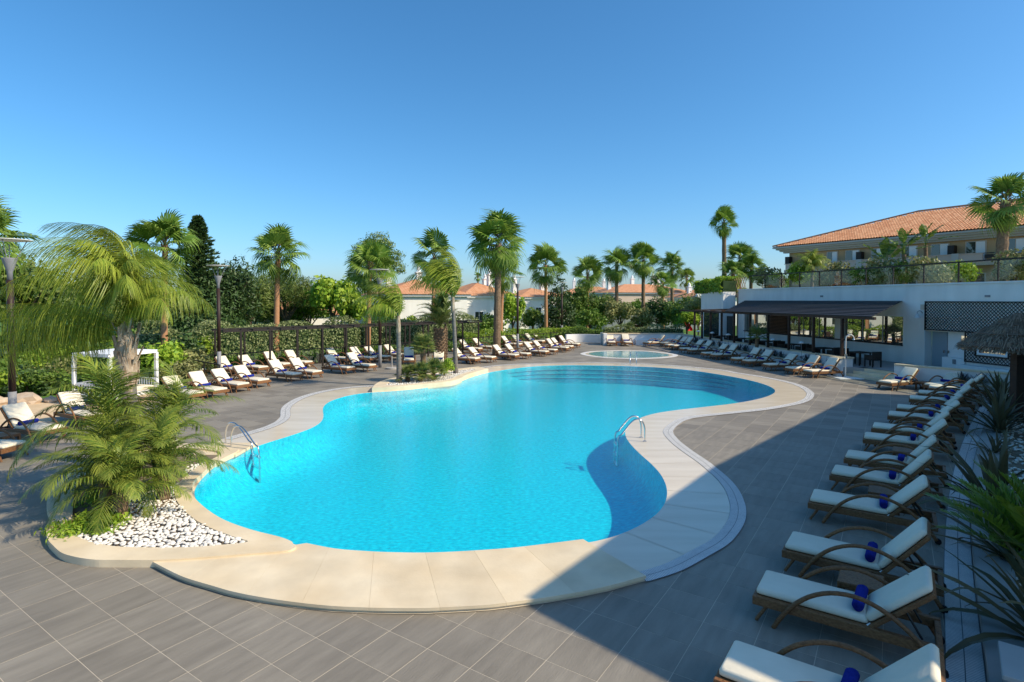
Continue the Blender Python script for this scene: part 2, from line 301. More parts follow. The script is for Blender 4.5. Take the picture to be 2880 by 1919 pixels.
KIDOUT=[(5.03,41.5),(5.9,43.1),(7.34,43.9),(8.79,44.1),(10.44,43.6),(11.44,42.25),(11.9,40.6),(11.33,39.24),(10.03,38.25),(8.41,37.8),(6.94,38.05),(5.85,38.93),(5.2,40.1)]
WATER=spline(smooth(WATER,True,1),3,True)
KERB=spline(KERBOUT,4)+spline(KERBPOOL,4)+spline(KERBBACK+[(-8.25,10.03)],4); PEBIN=spline(PEBIN,3,True)
RIM=GRATE2+COPOUT[::-1]+KERBOUT[:9][::-1]+KERBBACK[::-1][:-1]+GRATE1+ISLBACK[::-1][1:-1]
DECK=[(-24,-8),(-24,15.6),(-15.6,17.2),(-15.0,19.7),(-13.9,22),(-14.2,25.5),(-17.9,30.0),(-16.6,30.6),(-9.9,37.2),(-5.1,42.8),(4.2,52.2),(5,53),(15.2,52.6),(16.4,44.6),(18.2,29.9),(19.6,28.4),(21.5,23),(25,20),(25,-8)]

# ---------------------------------------------------------------- ground, deck, pool
tag(MB().prism([(-1500,-300),(1500,-300),(1500,2500),(-1500,2500)],None,-.06,[DECK]).build('ground','grass'),kind='structure')
deck=tag(MB().prism(DECK,None,-.002,[RIM]).build('pool_deck','grout'),'grey slate-look tiled pool deck with cream joints','deck',kind='structure')
TH=.977; TA=.617; TB=.58; X0,Y0=-7.38,7.91; ct,st=math.cos(TH),math.sin(TH)
ss,ll=np.meshgrid(np.arange(-60,90),np.arange(-100,70),indexing='ij'); ss=ss.ravel()+.5; ll=ll.ravel()+.5
cx=X0+ss*TB*ct+ll*TA*st; cy=Y0+ss*TB*st-ll*TA*ct; C=np.stack([cx,cy],1)
cor=[C+np.array([i*TB/2*ct+j*TA/2*st,i*TB/2*st-j*TA/2*ct]) for i in(-1,1) for j in(-1,1)]
keep=inside(C,DECK)
ins=np.ones(len(C),bool)
for q in cor: ins&=inside(q,RIM)
keep&=~ins; keep&=~inside(C,offset(KIDOUT,-.45,True)) if False else keep
C=C[keep]; vis=(np.abs(C[:,0])<.92*C[:,1]+.4)&(C[:,1]>5.6); d=np.hypot(C[:,0],C[:,1])+1e3*(~vis); order=np.argsort(d); near,rest=order[:300],order[300:]
rest=rest[(C[rest,1]>2)]
g=.0042; hx,hy=TB/2-g,TA/2-g
tm=MB().box((-hx,-hy,-.012),(hx,hy,0)); me0=bpy.data.meshes.new('tile'); me0.from_pydata(tm.v,[],tm.f); me0.materials.append(M['tile'])
for i in near: link('tile',me0,deck,(C[i,0],C[i,1],NP.uniform(-.0005,.0005)),(0,0,TH))
u=np.array([ct,st]);v=np.array([-st,ct]); V=[];Fq=[];rv=[]
base=np.array([[-1,-1],[1,-1],[1,1],[-1,1]])
for n,i in enumerate(rest):
    q=C[i]+base[:,:1]*hx*u+base[:,1:]*hy*v; z=NP.uniform(-.0005,.0005); V.append(np.c_[q,np.full(4,z)]); V.append(np.c_[q,np.full(4,-.012)]); rv+= [NP.rand()]*8; b=n*8
    Fq+=[(b,b+1,b+2,b+3)]+[(b+4+k,b+4+(k+1)%4,b+(k+1)%4,b+k) for k in range(4)]
tag(link('tiles',npmesh('tiles',np.concatenate(V),Fq,'tiles',rv),deck),kind='stuff')

pool=thing('swimming_pool','large free-form swimming pool with bright turquoise water','pool',(0,0,0)); pool['kind']='structure'
MB().prism(RIM,None,.010,[WATER]).build('wet_rim','beach',pool)
b=MB(); DEP=-.9; n=len(WATER)
prof=[(0,.010),(.01,-.2),(.05,-.4),(.15,-.57),(.34,-.72),(.62,-.83),(.95,-.88),(1.25,DEP)]
rings=[[(x,y) for x,y in (WATER if o==0 else smooth(offset(WATER,o,True),True,2))] for o,_ in prof]
b.v=[(x,y,z) for rg,(o,z) in zip(rings,prof) for x,y in rg]; b.f=[(k*n+i,(k+1)*n+i,(k+1)*n+(i+1)%n,k*n+(i+1)%n) for k in range(len(prof)-1) for i in range(n)]
MB().prism(rings[-1],None,DEP).build('pool_floor','mosaic',pool)
b.build('basin','mosaic',pool,smooth=True)
arc=[p for p in WATER if (p[1]>27.5 and p[0]>-.9)]
arc=resample(smooth(arc,False,2),.5)
for k in range(3):
    tp=[(lambda e:e*e*(3-2*e))(min(1,3.2*min(i,len(arc)-1-i)/(len(arc)-1)))+.005 for i in range(len(arc))]
    def toff(d): return [tuple(np.array(a)+(np.array(b)-np.array(a))*t) for a,b,t in zip(arc,offset(arc,d),tp)]
    dd=.40*(k+1); inn=toff(dd); z=-.2*(k+1)
    MB().prism(list(arc)+list(inn[::-1]),DEP,z).build('step','mosaic',pool)
    e=toff(dd+.012); e2=toff(dd-.05)
    MB().prism(list(e2)+list(e[::-1]),z-.05,z+.004).build('step_edge','mosaicdark',pool)
tag(MB().prism(WATER,None,.004).build('water','water',pool),'clear turquoise water of the large pool')
def grate(name,line,parent,wd=.3):
    L=resample(spline(line,4),.034); I=offset(L,-wd); I0=offset(L,-wd*.5)
    a=MB(); m=len(L); a.add([(x,y,.013) for x,y in L]+[(x,y,.013) for x,y in I],[(i,m+i,m+i+1,i+1) for i in range(m-1)]); g_=a.build(name,'grateline',parent)
    V=[];Fq=[]
    for i in range(m-1):
        p,q,r,t=[np.array(z) for z in (L[i],L[i+1],I[i+1],I[i])]
        q2=p+(q-p)*.80; r2=t+(r-t)*.80
        for a0,a1 in ((.02,.485),(.515,.98)):
            V+=[np.r_[p+(t-p)*a0,.019],np.r_[q2+(r2-q2)*a0,.019],np.r_[q2+(r2-q2)*a1,.019],np.r_[p+(t-p)*a1,.019]]; k=len(V)-4; Fq.append((k,k+1,k+2,k+3))
    tag(link('grate_slats',npmesh('grate_slats',V,Fq,'grate'),g_),kind='stuff')
grate('overflow_grate',GRATE1,pool,.33); grate('overflow_grate',GRATE2,pool,.29)
Wn=np.array(WATER); jm=MB()
for line,wd in ((GRATE1,.33),(GRATE2,.29)):
    L=resample(spline(line,4),1.15); I=offset(L,-wd-.01)
    for p in I[1:-1]:
        p=np.array(p); q=Wn[np.argmin(np.hypot(*(Wn-p).T))]; t=(q-p)/np.linalg.norm(q-p); s_=np.array([-t[1],t[0]])*.005
        jm.add([(*(p-s_),.0142),(*(q-s_),.0142),(*(q+s_),.0142),(*(p+s_),.0142)],[(0,1,2,3)])
jm.build('rim_joints','grout',pool)
# near coping, slab by slab
inn=[p for p in spline([(-3.3,8.99),(-2.77,8.79),(-2.25,8.70),(-1.82,8.66),(-1.32,8.65),(-.76,8.70),(-.06,8.81),(.57,8.97),(1.16,9.14)],8)]
out=spline(COPOUT,6); NI=9
coping=thing('pool_coping','broad curved cream stone coping along the near edge of the pool','coping',(-1.5,8,0))
inn=[(-5.3,8.38),(-4.4,8.52)]+inn
rI=resample(inn,.05); rO=resample(out,.05)
ts=[0,.13,.27,.385,.50,.615,.73,.85,1.0]
for a,c in zip(ts[:-1],ts[1:]):
    def seg(Lp,a,c,e): n=len(Lp)-1; i0=int(round(a*n)); i1=int(round(c*n)); return Lp[i0:i1+1]
    po=seg(rO,a,c,0); pi=seg(rI,a,c,0)
    q=np.array(po+pi[::-1]); cen=q.mean(0); 
    def shrink(L,dm): 
        L=[np.array(p) for p in L]; t=(L[-1]-L[0]); t/=np.linalg.norm(t); L[0]=L[0]+t*dm; L[-1]=L[-1]-t*dm; return [tuple(p) for p in L]
    po2=shrink(po,.0012); pi2=shrink(pi,.0012)
    MB().prism(po2+pi2[::-1],.045,.085).build('coping_slab','stone',coping,w=True,bevel=.008)
po=offset(rO,.03); 
MB().prism(list(po)+list(offset(rI,-.02)[::-1]),.0,.079).build('riser','stone',coping,w=True)
# pebbles
import bmesh
bm=bmesh.new(); bmesh.ops.create_icosphere(bm,subdivisions=2,radius=.5); pv=np.array([v.co[:] for v in bm.verts]); pf=np.array([[v.index for v in f.verts] for f in bm.faces])
peb=npmesh('pebble',pv,pf,'pebble',smooth=True); bm.free()
bm=bmesh.new(); bmesh.ops.create_icosphere(bm,subdivisions=1,radius=.5); pv1=np.array([v.co[:] for v in bm.verts]); pf1=np.array([[v.index for v in f.verts] for f in bm.faces]); bm.free()
def scatter(poly,n,mind,rng):
    P=np.array(poly); lo,hi=P.min(0),P.max(0); out=np.zeros((0,2)); pts=[]; cell={}
    Q=lo+rng.rand(n*14,2)*(hi-lo); Q=Q[inside(Q,poly)]
    for q in Q:
        k=(int(q[0]/mind),int(q[1]/mind))
        if any(np.hypot(*(q-p))<mind for a in(-1,0,1) for b in(-1,0,1) for p in cell.get((k[0]+a,k[1]+b),())): continue
        cell.setdefault(k,[]).append(q); pts.append(q)
        if len(pts)>=n: break
    return np.array(pts)
def pebbles(parent,poly,n,z,mind,size,nobj,mask=None):
    P=scatter(poly,n,mind,NP)
    if mask is not None: P=P[mask(P)]
    P=P[np.argsort(np.hypot(P[:,0],P[:,1]))]; L=parent.location
    V=[];F_=[];rv=[]
    for i,p in enumerate(P):
        s=np.array([NP.uniform(.8,1.35),NP.uniform(.65,1.0),NP.uniform(.4,.6)])*size*NP.uniform(.75,1.2); a=NP.uniform(0,6.28); tx,ty=NP.normal(0,.25,2)
        loc=(p[0]-L.x,p[1]-L.y,z+NP.uniform(-.004,.022)-L.z)
        if i<nobj: link('pebble',peb,parent,loc,(tx,ty,a),tuple(s))
        else:
            mtx=np.array(Matrix.Rotation(a,3,'Z')@Matrix.Rotation(ty,3,'Y')@Matrix.Rotation(tx,3,'X')); V.append((pv1*s)@mtx.T+np.array(loc)); F_.append(pf1+len(pv1)*len(rv)); rv.append(NP.rand())
    if V: tag(link('pebbles',npmesh('pebbles',np.concatenate(V),np.concatenate(F_),'pebbles',np.repeat(rv,len(pv1)),smooth=True),parent),kind='stuff')
pl=thing('planter','kerbed cream stone palm planter with white pebbles at the pool corner','planter',(-7.5,11.5,0))
MB().prism(KERB,0,.115,[PEBIN]).build('kerb','stone',pl,w=True,bevel=.01)
MB().prism(PEBIN,None,.065).build('bed','soil',pl,w=True)
MB().box((-8.2,14.2,.0),(-6.98,15.4,.075)).build('stone_step','stone',pl,w=True,bevel=.01)
pebbles(pl,PEBIN,2600,.085,.062,.088,300,lambda P:(P[:,0]>-7.3-.25*np.sin(P[:,1]*3)))
il=thing('planter','low kerbed palm island with white gravel on the far pool edge','planter',(-4,27.5,0))
ISL=spline(ISLPOOL,4)+spline(ISLBACK,4); isin0=[(-5.55,25.0),(-5.1,24.95),(-4.2,25.5),(-3.2,26.4),(-2.85,27.2),(-2.55,28.7),(-2.0,30.3),(-2.3,30.9),(-3.3,29.8),(-4.1,28.8),(-4.8,27.7),(-5.4,26.9),(-5.65,26.0)]; isin=spline(isin0,3,True)
MB().prism(ISL,-.04,.20,[isin]).build('kerb','stone',il,w=True,bevel=.012); MB().prism(isin,None,.14).build('bed','soil',il,w=True)
pebbles(il,isin,1500,.16,.075,.10,0)
kp=thing('paddling_pool','small oval children\'s paddling pool with pale water','pool',(8.5,41,0)); kp['kind']='structure'
ko=spline(KIDOUT,5,True); ki=offset(ko,.36,True) ; k2=offset(ko,-.36,True)
kin=ki if inside(np.array([ki[0]]),ko)[0] else k2
kin2=offset(ko,.6,True) if kin is ki else offset(ko,-.6,True)
MB().prism(ko,0,.012,[kin]).build('rim','grate',kp,w=True); MB().prism(kin,None,.009,[kin2]).build('wet_rim','beach',kp,w=True)
MB().prism(kin2,None,.0065).build('basin','kidmosaic',kp,w=True); MB().prism(kin2,None,.0105).build('water','kidwater',kp,w=True)
# sand, right-hand drain strip and kerbed bed
tag(MB().prism([(-15.55,17.0),(-15.0,19.7),(-13.9,22),(-14.4,25),(-17.5,24.6),(-19.5,22.2),(-27,20.6),(-27,15.8),(-24,15.4)],None,-.035).build('sand','sand'),kind='structure')
G3=[(20.2,24.0),(18.0,21.51),(16.49,19.98),(15.08,18.43),(12.7,15.87),(10.85,13.8),(8.64,11.18),(7.04,9.12),(6.13,7.96),(5.28,6.81),(4.65,5.94),(3.9,5.0),(2.6,3.4)]
drain=thing('drain_channel','long white slatted drain strip behind the shaded loungers','drain',(9,11,0)); drain.location=(0,0,0)
grate('drain_frame',smooth(G3,False,2)[::-1],drain,.34)
G3s=resample(spline(smooth(G3,False,2)[::-1],4),.4); k0=offset(G3s,-.35); k1=offset(G3s,-.80); k3=offset(G3s,-1.75); k4=offset(G3s,-1.95); k5=offset(G3s,-5)
bed=thing('planter','long kerbed flower bed of white pebbles behind the shaded loungers','planter',(9,10,0))
MB().prism(list(k0)+list(k1[::-1]),0,.10).build('kerb','concrete',bed,w=True,bevel=.01); MB().prism(list(k3)+list(k4[::-1]),0,.16).build('kerb','white',bed,w=True)
MB().prism(list(k1)+list(k3[::-1]),None,.06).build('bed','soil',bed,w=True)
pebbles(bed,list(k1)+list(k3[::-1]),1500,.075,.075,.10,150,lambda P:(P[:,1]<20))
tag(MB().prism(list(k4)+list(k5[::-1]),0,.05).build('path','concrete'),kind='structure')
# ---------------------------------------------------------------- loungers, towels, side tables
def rbox(mb,a,b,r=.03,seg=2):      # rounded slab: soft corners in plan and section
    x0,y0,z0=a; x1,y1,z1=b; rings=[]
    for zz,ins in ((z0,r*.6),(z0+r*.5,.0),(z1-r,.0),(z1-r*.3,r*.3),(z1,r)):
        ring=[]
        for cxx,cyy,a0 in ((x1-ins-r,y1-ins-r,0),(x0+ins+r,y1-ins-r,90),(x0+ins+r,y0+ins+r,180),(x1-ins-r,y0+ins+r,270)):
            for k in range(seg+1): t=R(a0+90*k/seg); ring.append((cxx+r*math.cos(t),cyy+r*math.sin(t),zz))
        rings.append(ring)
    n=len(rings[0]); v=[p for q in rings for p in q]; f=[(i*n+k,i*n+(k+1)%n,(i+1)*n+(k+1)%n,(i+1)*n+k) for i in range(len(rings)-1) for k in range(n)]
    f+=[tuple(range(n))[::-1],tuple((len(rings)-1)*n+k for k in range(n))]; return mb.add(v,f)
HX=1.22      # hinge
def lounger(BA):
    t=thing('sun_lounger','x','sun lounger')
    f=MB()
    for s in(-1,1): f.box((0,s*.33-.035,.20),(1.9,s*.33+.035,.31))
    f.box((0,-.30,.20),(.06,.30,.31)); f.box((1.84,-.29,.20),(1.9,.29,.30)); f.box((.06,-.296,.285),(HX,.296,.305)); f.build('frame','wicker',t,bevel=.012)
    for s in(-1,1):
        MB().tube([(.17,s*.30,.215),(.05,s*.33,.02),(.045,s*.332,0)],.022,6).build('leg','wicker',t)
        pts=[(.40,s*.40,.0),(.47,s*.395,.13),(.60,s*.39,.32),(.78,s*.385,.49),(1.0,s*.38,.60),(1.24,s*.38,.63),(1.48,s*.38,.57),(1.72,s*.38,.42),(1.92,s*.38,.22),(2.03,s*.38,.06)]
        pts=[(x-.15,y,z) for x,y,z in pts]
        MB().tube(spline(pts,3),.027,8).build('armrest','wicker',t,smooth=True)
        wv=[(x,yy,z) for yy in (s*.36-.02,s*.36+.02) for x,z in [(1.90+.048*math.cos(a*math.pi/6),.048+.048*math.sin(a*math.pi/6)) for a in range(12)]]
        MB().add(wv,[(k,(k+1)%12,12+(k+1)%12,12+k) for k in range(12)]+[tuple(range(12))[::-1],tuple(range(12,24))]).build('wheel','black',t)
    ca,sa=math.cos(BA),math.sin(BA)
    def back(mb): mb.v=[(HX+x*ca-z*sa,y,.31+x*sa+z*ca) for x,y,z in mb.v]; return mb
    bk=MB()
    for s in(-1,1): bk.box((0,s*.30-.03,-.05),(.80,s*.30+.03,.0))
    bk.box((.74,-.27,-.05),(.80,.27,0)); bk.box((.0,-.27,-.05),(.05,.27,0)); bk.box((.05,-.27,-.03),(.74,.27,-.015)); back(bk).build('backrest_frame','wicker',t,bevel=.01)
    MB().tube([(HX+.45*ca,.2,.31+.45*sa-.05),(1.72,.2,.27)],.014,6).build('support_strut','darksteel',t); MB().tube([(HX+.45*ca,-.2,.31+.45*sa-.05),(1.72,-.2,.27)],.014,6).build('support_strut','darksteel',t)
    rbox(MB(),(.03,-.30,.31),(HX+.0,.30,.395),.035).build('seat_cushion','cushion',t,smooth=True)
    back(rbox(MB(),(.03,-.30,.005),(.82,.30,.09),.035)).build('back_cushion','cushion',t,smooth=True)
    for s in(-1,1): MB().bar((HX+.02,s*.28,.33),(HX-.06,s*.35,.27),.02,.006).build('cushion_tie','whitep',t)
    return t
def towel_proto():
    mb=MB(); n=18; L=.25; prof=[]
    for k in range(n): a=2*math.pi*k/n; r=.062*(1+.05*math.sin(a*3)); prof.append((r*math.cos(a),r*math.sin(a)))
    ys=[-L,-L+.015,L-.015,L]; sc_=[.9,1,1,.9]
    v=[(x*s,y,z*s) for y,s in zip(ys,sc_) for x,z in prof]; f=[(i*n+k,i*n+(k+1)%n,(i+1)*n+(k+1)%n,(i+1)*n+k) for i in range(3) for k in range(n)]
    b0=len(v); ring=v[:n]+[]; 
    for side,y in ((0,-L-.004),(3,L+.004)):      # spiral of the roll on both ends
        base=len(v); m=22
        for k in range(m): a=k*.75; r=.058*(1-k/m)+.004; v.append((r*math.cos(a),y,r*math.sin(a))); v.append(((r-.006)*math.cos(a),y-(.006 if side==0 else -.006),(r-.006)*math.sin(a)))
        f+=[(base+2*k,base+2*k+1,base+2*k+3,base+2*k+2) for k in range(m-1)]
    f+=[tuple(range(n))[::-1],tuple(3*n+k for k in range(n))]
    mb.add(v,f); me=bpy.data.meshes.new('towel'); me.from_pydata(mb.v,[],mb.f); me.materials.append(M['towel']); me.polygons.foreach_set('use_smooth',[True]*len(me.polygons)); return me
TOW=towel_proto()
def table():
    t=thing('side_table','x','side table')
    MB().box((-.25,-.25,.28),(.25,.25,.36)).build('tabletop','wicker',t,bevel=.012)
    for a in(-1,1):
        for b_ in(-1,1): MB().box((a*.22-.028,b_*.22-.028,0),(a*.22+.028,b_*.22+.028,.28)).build('leg','wicker',t)
    return t
PLS=[lounger(R(a)) for a in (47,43,51)]; PT=table(); used=[[0,0,0],0]
def place_lounger(x,y,phi,label,group,tl,towel=True,scale=1.):
    k=rnd.choice((0,0,1,2)) if any(used[0]) else 0
    for j in range(3):
        if not used[0][j] and any(used[0]): k=j; break
    o=PLS[k] if not used[0][k] else copy_tree(PLS[k]); used[0][k]=1
    o.location=(x,y,0); o.rotation_euler=(0,0,R(phi)); tag(o,label,'sun lounger',group)
    if towel:
        c,s=math.cos(R(phi)),math.sin(R(phi)); px=HX-.10+rnd.uniform(-.03,.03); py=rnd.uniform(-.03,.03)
        tw=link('towel',TOW,None,(x+c*px-s*py,y+s*px+c*py,.395+.06),(0,0,R(phi)+rnd.uniform(-.08,.08))); tag(tw,tl,'towel','rolled blue towels on the loungers')
def from_arm(ax,ay,phi,side): c,s=math.cos(R(phi)),math.sin(R(phi)); return ax-(c*.25-s*side*.40),ay-(s*.25+c*side*.40)
def place_table(x,y,phi,label):
    o=PT if not used[1] else copy_tree(PT); used[1]=1
    o.location=(x,y,0); o.rotation_euler=(0,0,R(phi)); tag(o,label,'side table','woven side tables between the loungers')
def row(arms,phi,side,rowname,cnt,group,tables=(),phis=None):
    pos=[]
    for i,(ax,ay) in enumerate(arms):
        ph=(phis[i] if phis else phi)+rnd.uniform(-1.5,1.5); x,y=from_arm(ax,ay,ph,side); pos.append((x,y,ph))
        place_lounger(x,y,ph,'cream wicker lounger, %s in %s, from %s'%(ORD[i],rowname,cnt),group,'blue towel on %s lounger in %s, from %s'%(ORD[i],rowname,cnt))
    for k,(i,lx) in enumerate(tables):
        (x0,y0,p0),(x1,y1,p1)=pos[i],pos[i+1]; c,s=math.cos(R(p0)),math.sin(R(p0))
        place_table((x0+x1)/2+c*lx,(y0+y1)/2+s*lx,p0,'woven table after %s lounger in %s, from %s'%(ORD[i],rowname,cnt))
L0=(3.18-1.62,6.79-1.72)
row([(2.14,5.24),(3.18,6.79),(4.15,8.06),(5.56,10.02),(6.84,11.61),(7.86,12.84),(9.43,14.65),(10.43,15.88),(12.03,17.59),(13.1,18.77),(14.81,20.58),(16.02,21.82),(17.47,23.21)],-35,-1,'the shaded right row','the bottom corner','loungers in the shaded row by the flax bed',[(1,1.05),(3,1.05),(5,1.05),(7,1.05),(9,1.05),(11,1.0)])
row([(16.79,24.59),(18.25,23.75)],22,-1,'the sunlit pair below the steps','the left','sunlit pair below the steps',[(0,1.15)])
row([(15.4,28.47),(15.02,29.65),(14.56,31.27),(14.21,33.26),(14.0,34.5),(13.6,37.0),(13.3,38.0),(13.2,40.7),(12.9,41.6),(12.95,44.2),(12.7,44.95),(12.8,46.9),(11.6,47.6)],14,-1,'the row along the low wall','the shower','loungers along the low white bar wall',[(1,1.1),(3,1.1),(5,1.1),(9,1.1)])
row([(-12.64,21.66),(-12.17,22.57),(-11.94,24.02),(-11.62,25.28),(-10.86,27.28),(-10.21,28.24),(-9.0,29.99),(-8.11,30.97)],152,1,'the front pool row','the big feathery palm','front row of loungers on the left deck',[(0,1.1),(2,1.1)])
row([(-2.49,34.58),(-1.5,35.3),(-0.04,36.76),(0.78,37.62),(2.09,39.2),(2.81,40.48),(3.85,42.4),(4.3,43.6),(5.1,45.9)],152,1,'the far front row','the palm island','far front row of loungers beyond the palm island',[(0,1.1),(2,1.1),(4,1.1)])
row([(-16.5,29.0),(-14.5,29.2),(-13.75,30.1),(-13.05,31.6),(-12.2,32.6),(-10.5,34.7),(-9.05,35.1),(-8.3,35.8),(-7.3,37.0)],152,1,'the back row under dark frame','the left','back row of loungers by the glass fence',[(1,1.1),(3,1.1),(5,1.1)])
row([(-2.7,41.6),(-1.8,43.1),(.35,45.8),(1.2,47.4),(2.4,49.2),(3.1,50.8)],152,1,'the far back row','the thick palm','far back row of loungers by the railing',[(0,1.1),(2,1.1)])
row([(-12.75,13.75),(-13.3,15.6),(-13.6,17.6)],165,1,'the group beside the sand','the left edge','loungers beside the sand',[(0,1.0)],phis=[172,160,150])
for i,(x,y,ph) in enumerate([(8.52,48.0,88),(9.9,47.8,90)]):
    place_lounger(x,y,ph,'cream sun lounger facing the paddling pool by the white end wall, %s of the pair'%('left' if i==0 else 'right'),'pair of loungers by the white end wall','blue towel on the %s lounger by the white end wall'%('left' if i==0 else 'right'))
place_table(9.2,48.5,90,'square woven side table between the pair by the white end wall')
for i,(x,y,ph) in enumerate([(-6.2,33.9,100),(-4.25,32.7,97)]):
    place_lounger(x,y,ph,'cream sun lounger behind the palm island, %s of the pair'%('left' if i==0 else 'right'),'pair of loungers behind the palm island','blue towel on the %s lounger behind the palm island'%('left' if i==0 else 'right'))
# ---------------------------------------------------------------- bar building with roof terrace (right)
WA=math.atan2(.981,-.196)
bar=thing('terrace_building','long white rendered poolside building with a roof terrace','building',(21.8,31.5,0),WA)
def U(px): r=(px-1440)/1590; return (28.1/(r+.2)-31.5)/.981
MB().box((-11,-.45,3.02),(15.6,0,4.75)).build('upper_wall','white',bar); MB().box((-11,-.5,4.75),(15.66,.07,4.84)).build('wall_cap','white',bar,bevel=.01)
MB().box((-1.35,-.45,0),(0,-.004,3.02)).build('pillar','white',bar)
MB().box((0,-.45,.0),(14.9,-.06,1.40)).build('counter_wall','white',bar)
MB().box((-.02,-.3,1.40),(14.8,.06,1.47)).build('counter_sill','slate',bar)
for k,(a,b_) in enumerate([(0.05,1.5),(1.55,2.95),(3.0,4.3),(5.1,6.6),(6.65,8.1),(8.15,9.6),(12.0,13.3),(13.35,14.7)]):
    MB().box((a,-.22,1.47),(b_,-.19,3.02)).build('glass_pane','barglass',bar)
    MB().box((b_,-.24,1.47),(b_+.05,-.16,3.02)).build('mullion','eave',bar)
MB().box((4.35,-.45,1.4),(5.05,-.02,3.02)).build('pillar','white',bar); MB().box((14.75,-.45,0),(15.6,-.003,3.02)).build('pillar','white',bar)
for k in range(14): MB().bar((9.75,-.1,1.5+k*.105),(11.9,-.1,1.5+k*.105),.10,.03).build('louvre_slat','wicker',bar)
MB().box((9.65,-.45,1.47),(12.0,-.2,3.02)).build('louvre_back','darkwood',bar)
MB().box((-11,-.45,0),(-3.6,-.03,3.02)).build('lower_wall','white',bar); MB().box((-3.6,-.45,2.32),(-1.35,-.03,3.02)).build('lintel','white',bar)
MB().box((-3.6,-.65,0),(-1.35,-.46,2.32)).build('recess_wall','white',bar)
dr=MB().box((-2.25,-.46,.45),(-1.42,-.40,2.28)).build('door','door',bar); MB().box((-2.18,-.40,1.2),(-2.12,-.33,1.34)).build('handle','chrome',dr)
d2=MB().box((-3.5,-.46,.45),(-2.32,-.40,2.28)).build('door','whitep',bar); MB().box((-3.4,-.40,1.45),(-3.02,-.385,2.15)).build('pane','barglass',d2); MB().box((-2.42,-.40,1.2),(-2.36,-.33,1.34)).build('handle','chrome',d2)
MB().box((-3.5,-.38,.45),(-2.3,-.05,1.02)).build('cabinet','whitep',bar); MB().box((-3.05,-.05,.72),(-2.9,.0,.95)).build('wall_phone','lampgrey',bar)
# lattice slats, each its own piece
lat=thing('lattice_screen','black diagonal lattice screen on the white poolside wall','lattice',(21.8,31.5,0),WA)
def slats(u0,u1,z0,z1,hole=None):
    w_,h_=u1-u0,z1-z0; st_=.17
    for sgn in(1,-1):
        c=-h_ if sgn==1 else 0
        k=math.ceil((c)/st_)*st_
        lim=w_ if sgn==1 else w_+h_
        while k<lim:
            # line: u=k+sgn*t , z=t
            t0,t1=0,h_
            if sgn==1: t0=max(0,-k); t1=min(h_,w_-k)
            else: t0=max(0,k-w_); t1=min(h_,k)
            segs=[(t0,t1)]
            if hole:
                a0,a1,b0,b1=hole
                if sgn==1: e0,e1=a0-u0-k,a1-u0-k
                else: e0,e1=k-(a1-u0),k-(a0-u0)
                e0=max(e0,b0-z0); e1=min(e1,b1-z0)
                if e1>e0: segs=[(t0,min(t1,e0)),(max(t0,e1),t1)]
            for s0,s1 in segs:
                if s1-s0>.06:
                    y=.035 if sgn==1 else .052
                    MB().bar((u0+k+sgn*s0,y,z0+s0),(u0+k+sgn*s1,y,z0+s1),.016,.035,(0,1,0)).build('lattice_slat','darksteel',lat)
            k+=st_
slats(-9.2,-1.42,2.40,3.86); slats(-6.1,-3.62,.93,2.36,(-5.6,-4.15,1.28,2.3))
for a,b_ in (((-9.2,.06,2.39),(-1.42,.06,2.39)),((-9.2,.06,3.87),(-1.42,.06,3.87)),((-1.40,.06,2.36),(-1.40,.06,3.9)),((-3.6,.06,.9),(-3.6,.06,2.36)),((-6.1,.06,.93),(-3.63,.06,.93)),((-5.62,.06,1.27),(-4.13,.06,1.27)),((-5.62,.06,2.31),(-4.13,.06,2.31)),((-5.64,.06,1.25),(-5.64,.06,2.33)),((-4.11,.06,1.25),(-4.11,.06,2.33))):
    MB().bar(a,b_,.05,.05).build('lattice_frame','darksteel',lat)
win=MB().box((-5.58,-.02,1.31),(-4.17,.05,2.27)).build('window','whitep',bar); MB().box((-5.48,.051,1.42),(-4.27,.058,2.17)).build('pane','barglass',win)
MB().box((-6.2,.0,.0),(-3.6,.5,.78)).build('pebble_trough','white',bar)
wl=thing('wall_lamp','white bell-shaped lamp on a curved bracket beside the lattice','lamp',(21.8,31.5,0),WA)
MB().tube(spline([(-1.2,0,3.25),(-1.2,.15,3.38),(-1.2,.32,3.34),(-1.2,.36,3.2)],4),.018,6).build('bracket','lampgrey',wl); MB().lathe([(.03,.1),(.06,.08),(.14,-.06),(.17,-.12)],14,(-1.2,.36,3.12)).build('lamp_shade','lampwhite',wl,smooth=True); MB().box((-1.32,-.002,3.45),(-1.1,.05,3.72)).build('back_plate','parapet',wl)
for i,(u_,z_) in enumerate([(-4.6,4.15),(6.2,4.2)]): MB().box((u_-.12,.0,z_-.05),(u_+.12,.035,z_+.05)).build('wall_vent','lampgrey',bar)
MB().tube([(-1.36,.03,3.0),(-1.36,.03,.2)],.03,8).build('downpipe','white',bar)
tag(MB().prism([(11.17,47.5),(13.45,31.3),(13.53,31.3),(11.25,47.5)],None,.004).build('slot_drain','black'),'thin dark slot drain running across the far deck','drain')
# end pavilion
en=thing('end_pavilion','white rendered end pavilion with stone-clad column beside the bar','building',(21.8,31.5,0),WA)
MB().box((16.0,.02,0),(19.5,1.15,4.62)).build('wall','white',en); MB().box((15.7,-.6,0),(16.0,-.1,4.5)).build('stone_column','rock',en); MB().box((15.95,.25,.45),(15.999,.8,2.6)).build('door','glassdark',en)
for z in (4.1,4.1): pass
MB().box((16.6,1.15,.5),(19,1.16,3.0)).build('window','glassdark',en)
trr=tag(MB().prism([(-11,-.45),(15.6,-.45),(19.5,1.1),(24,-3),(24,-16),(-11,-16)],4.2,4.6).build('terrace_floor','concrete'),kind='structure'); trr.location=(21.8,31.5,0); trr.rotation_euler=(0,0,WA)
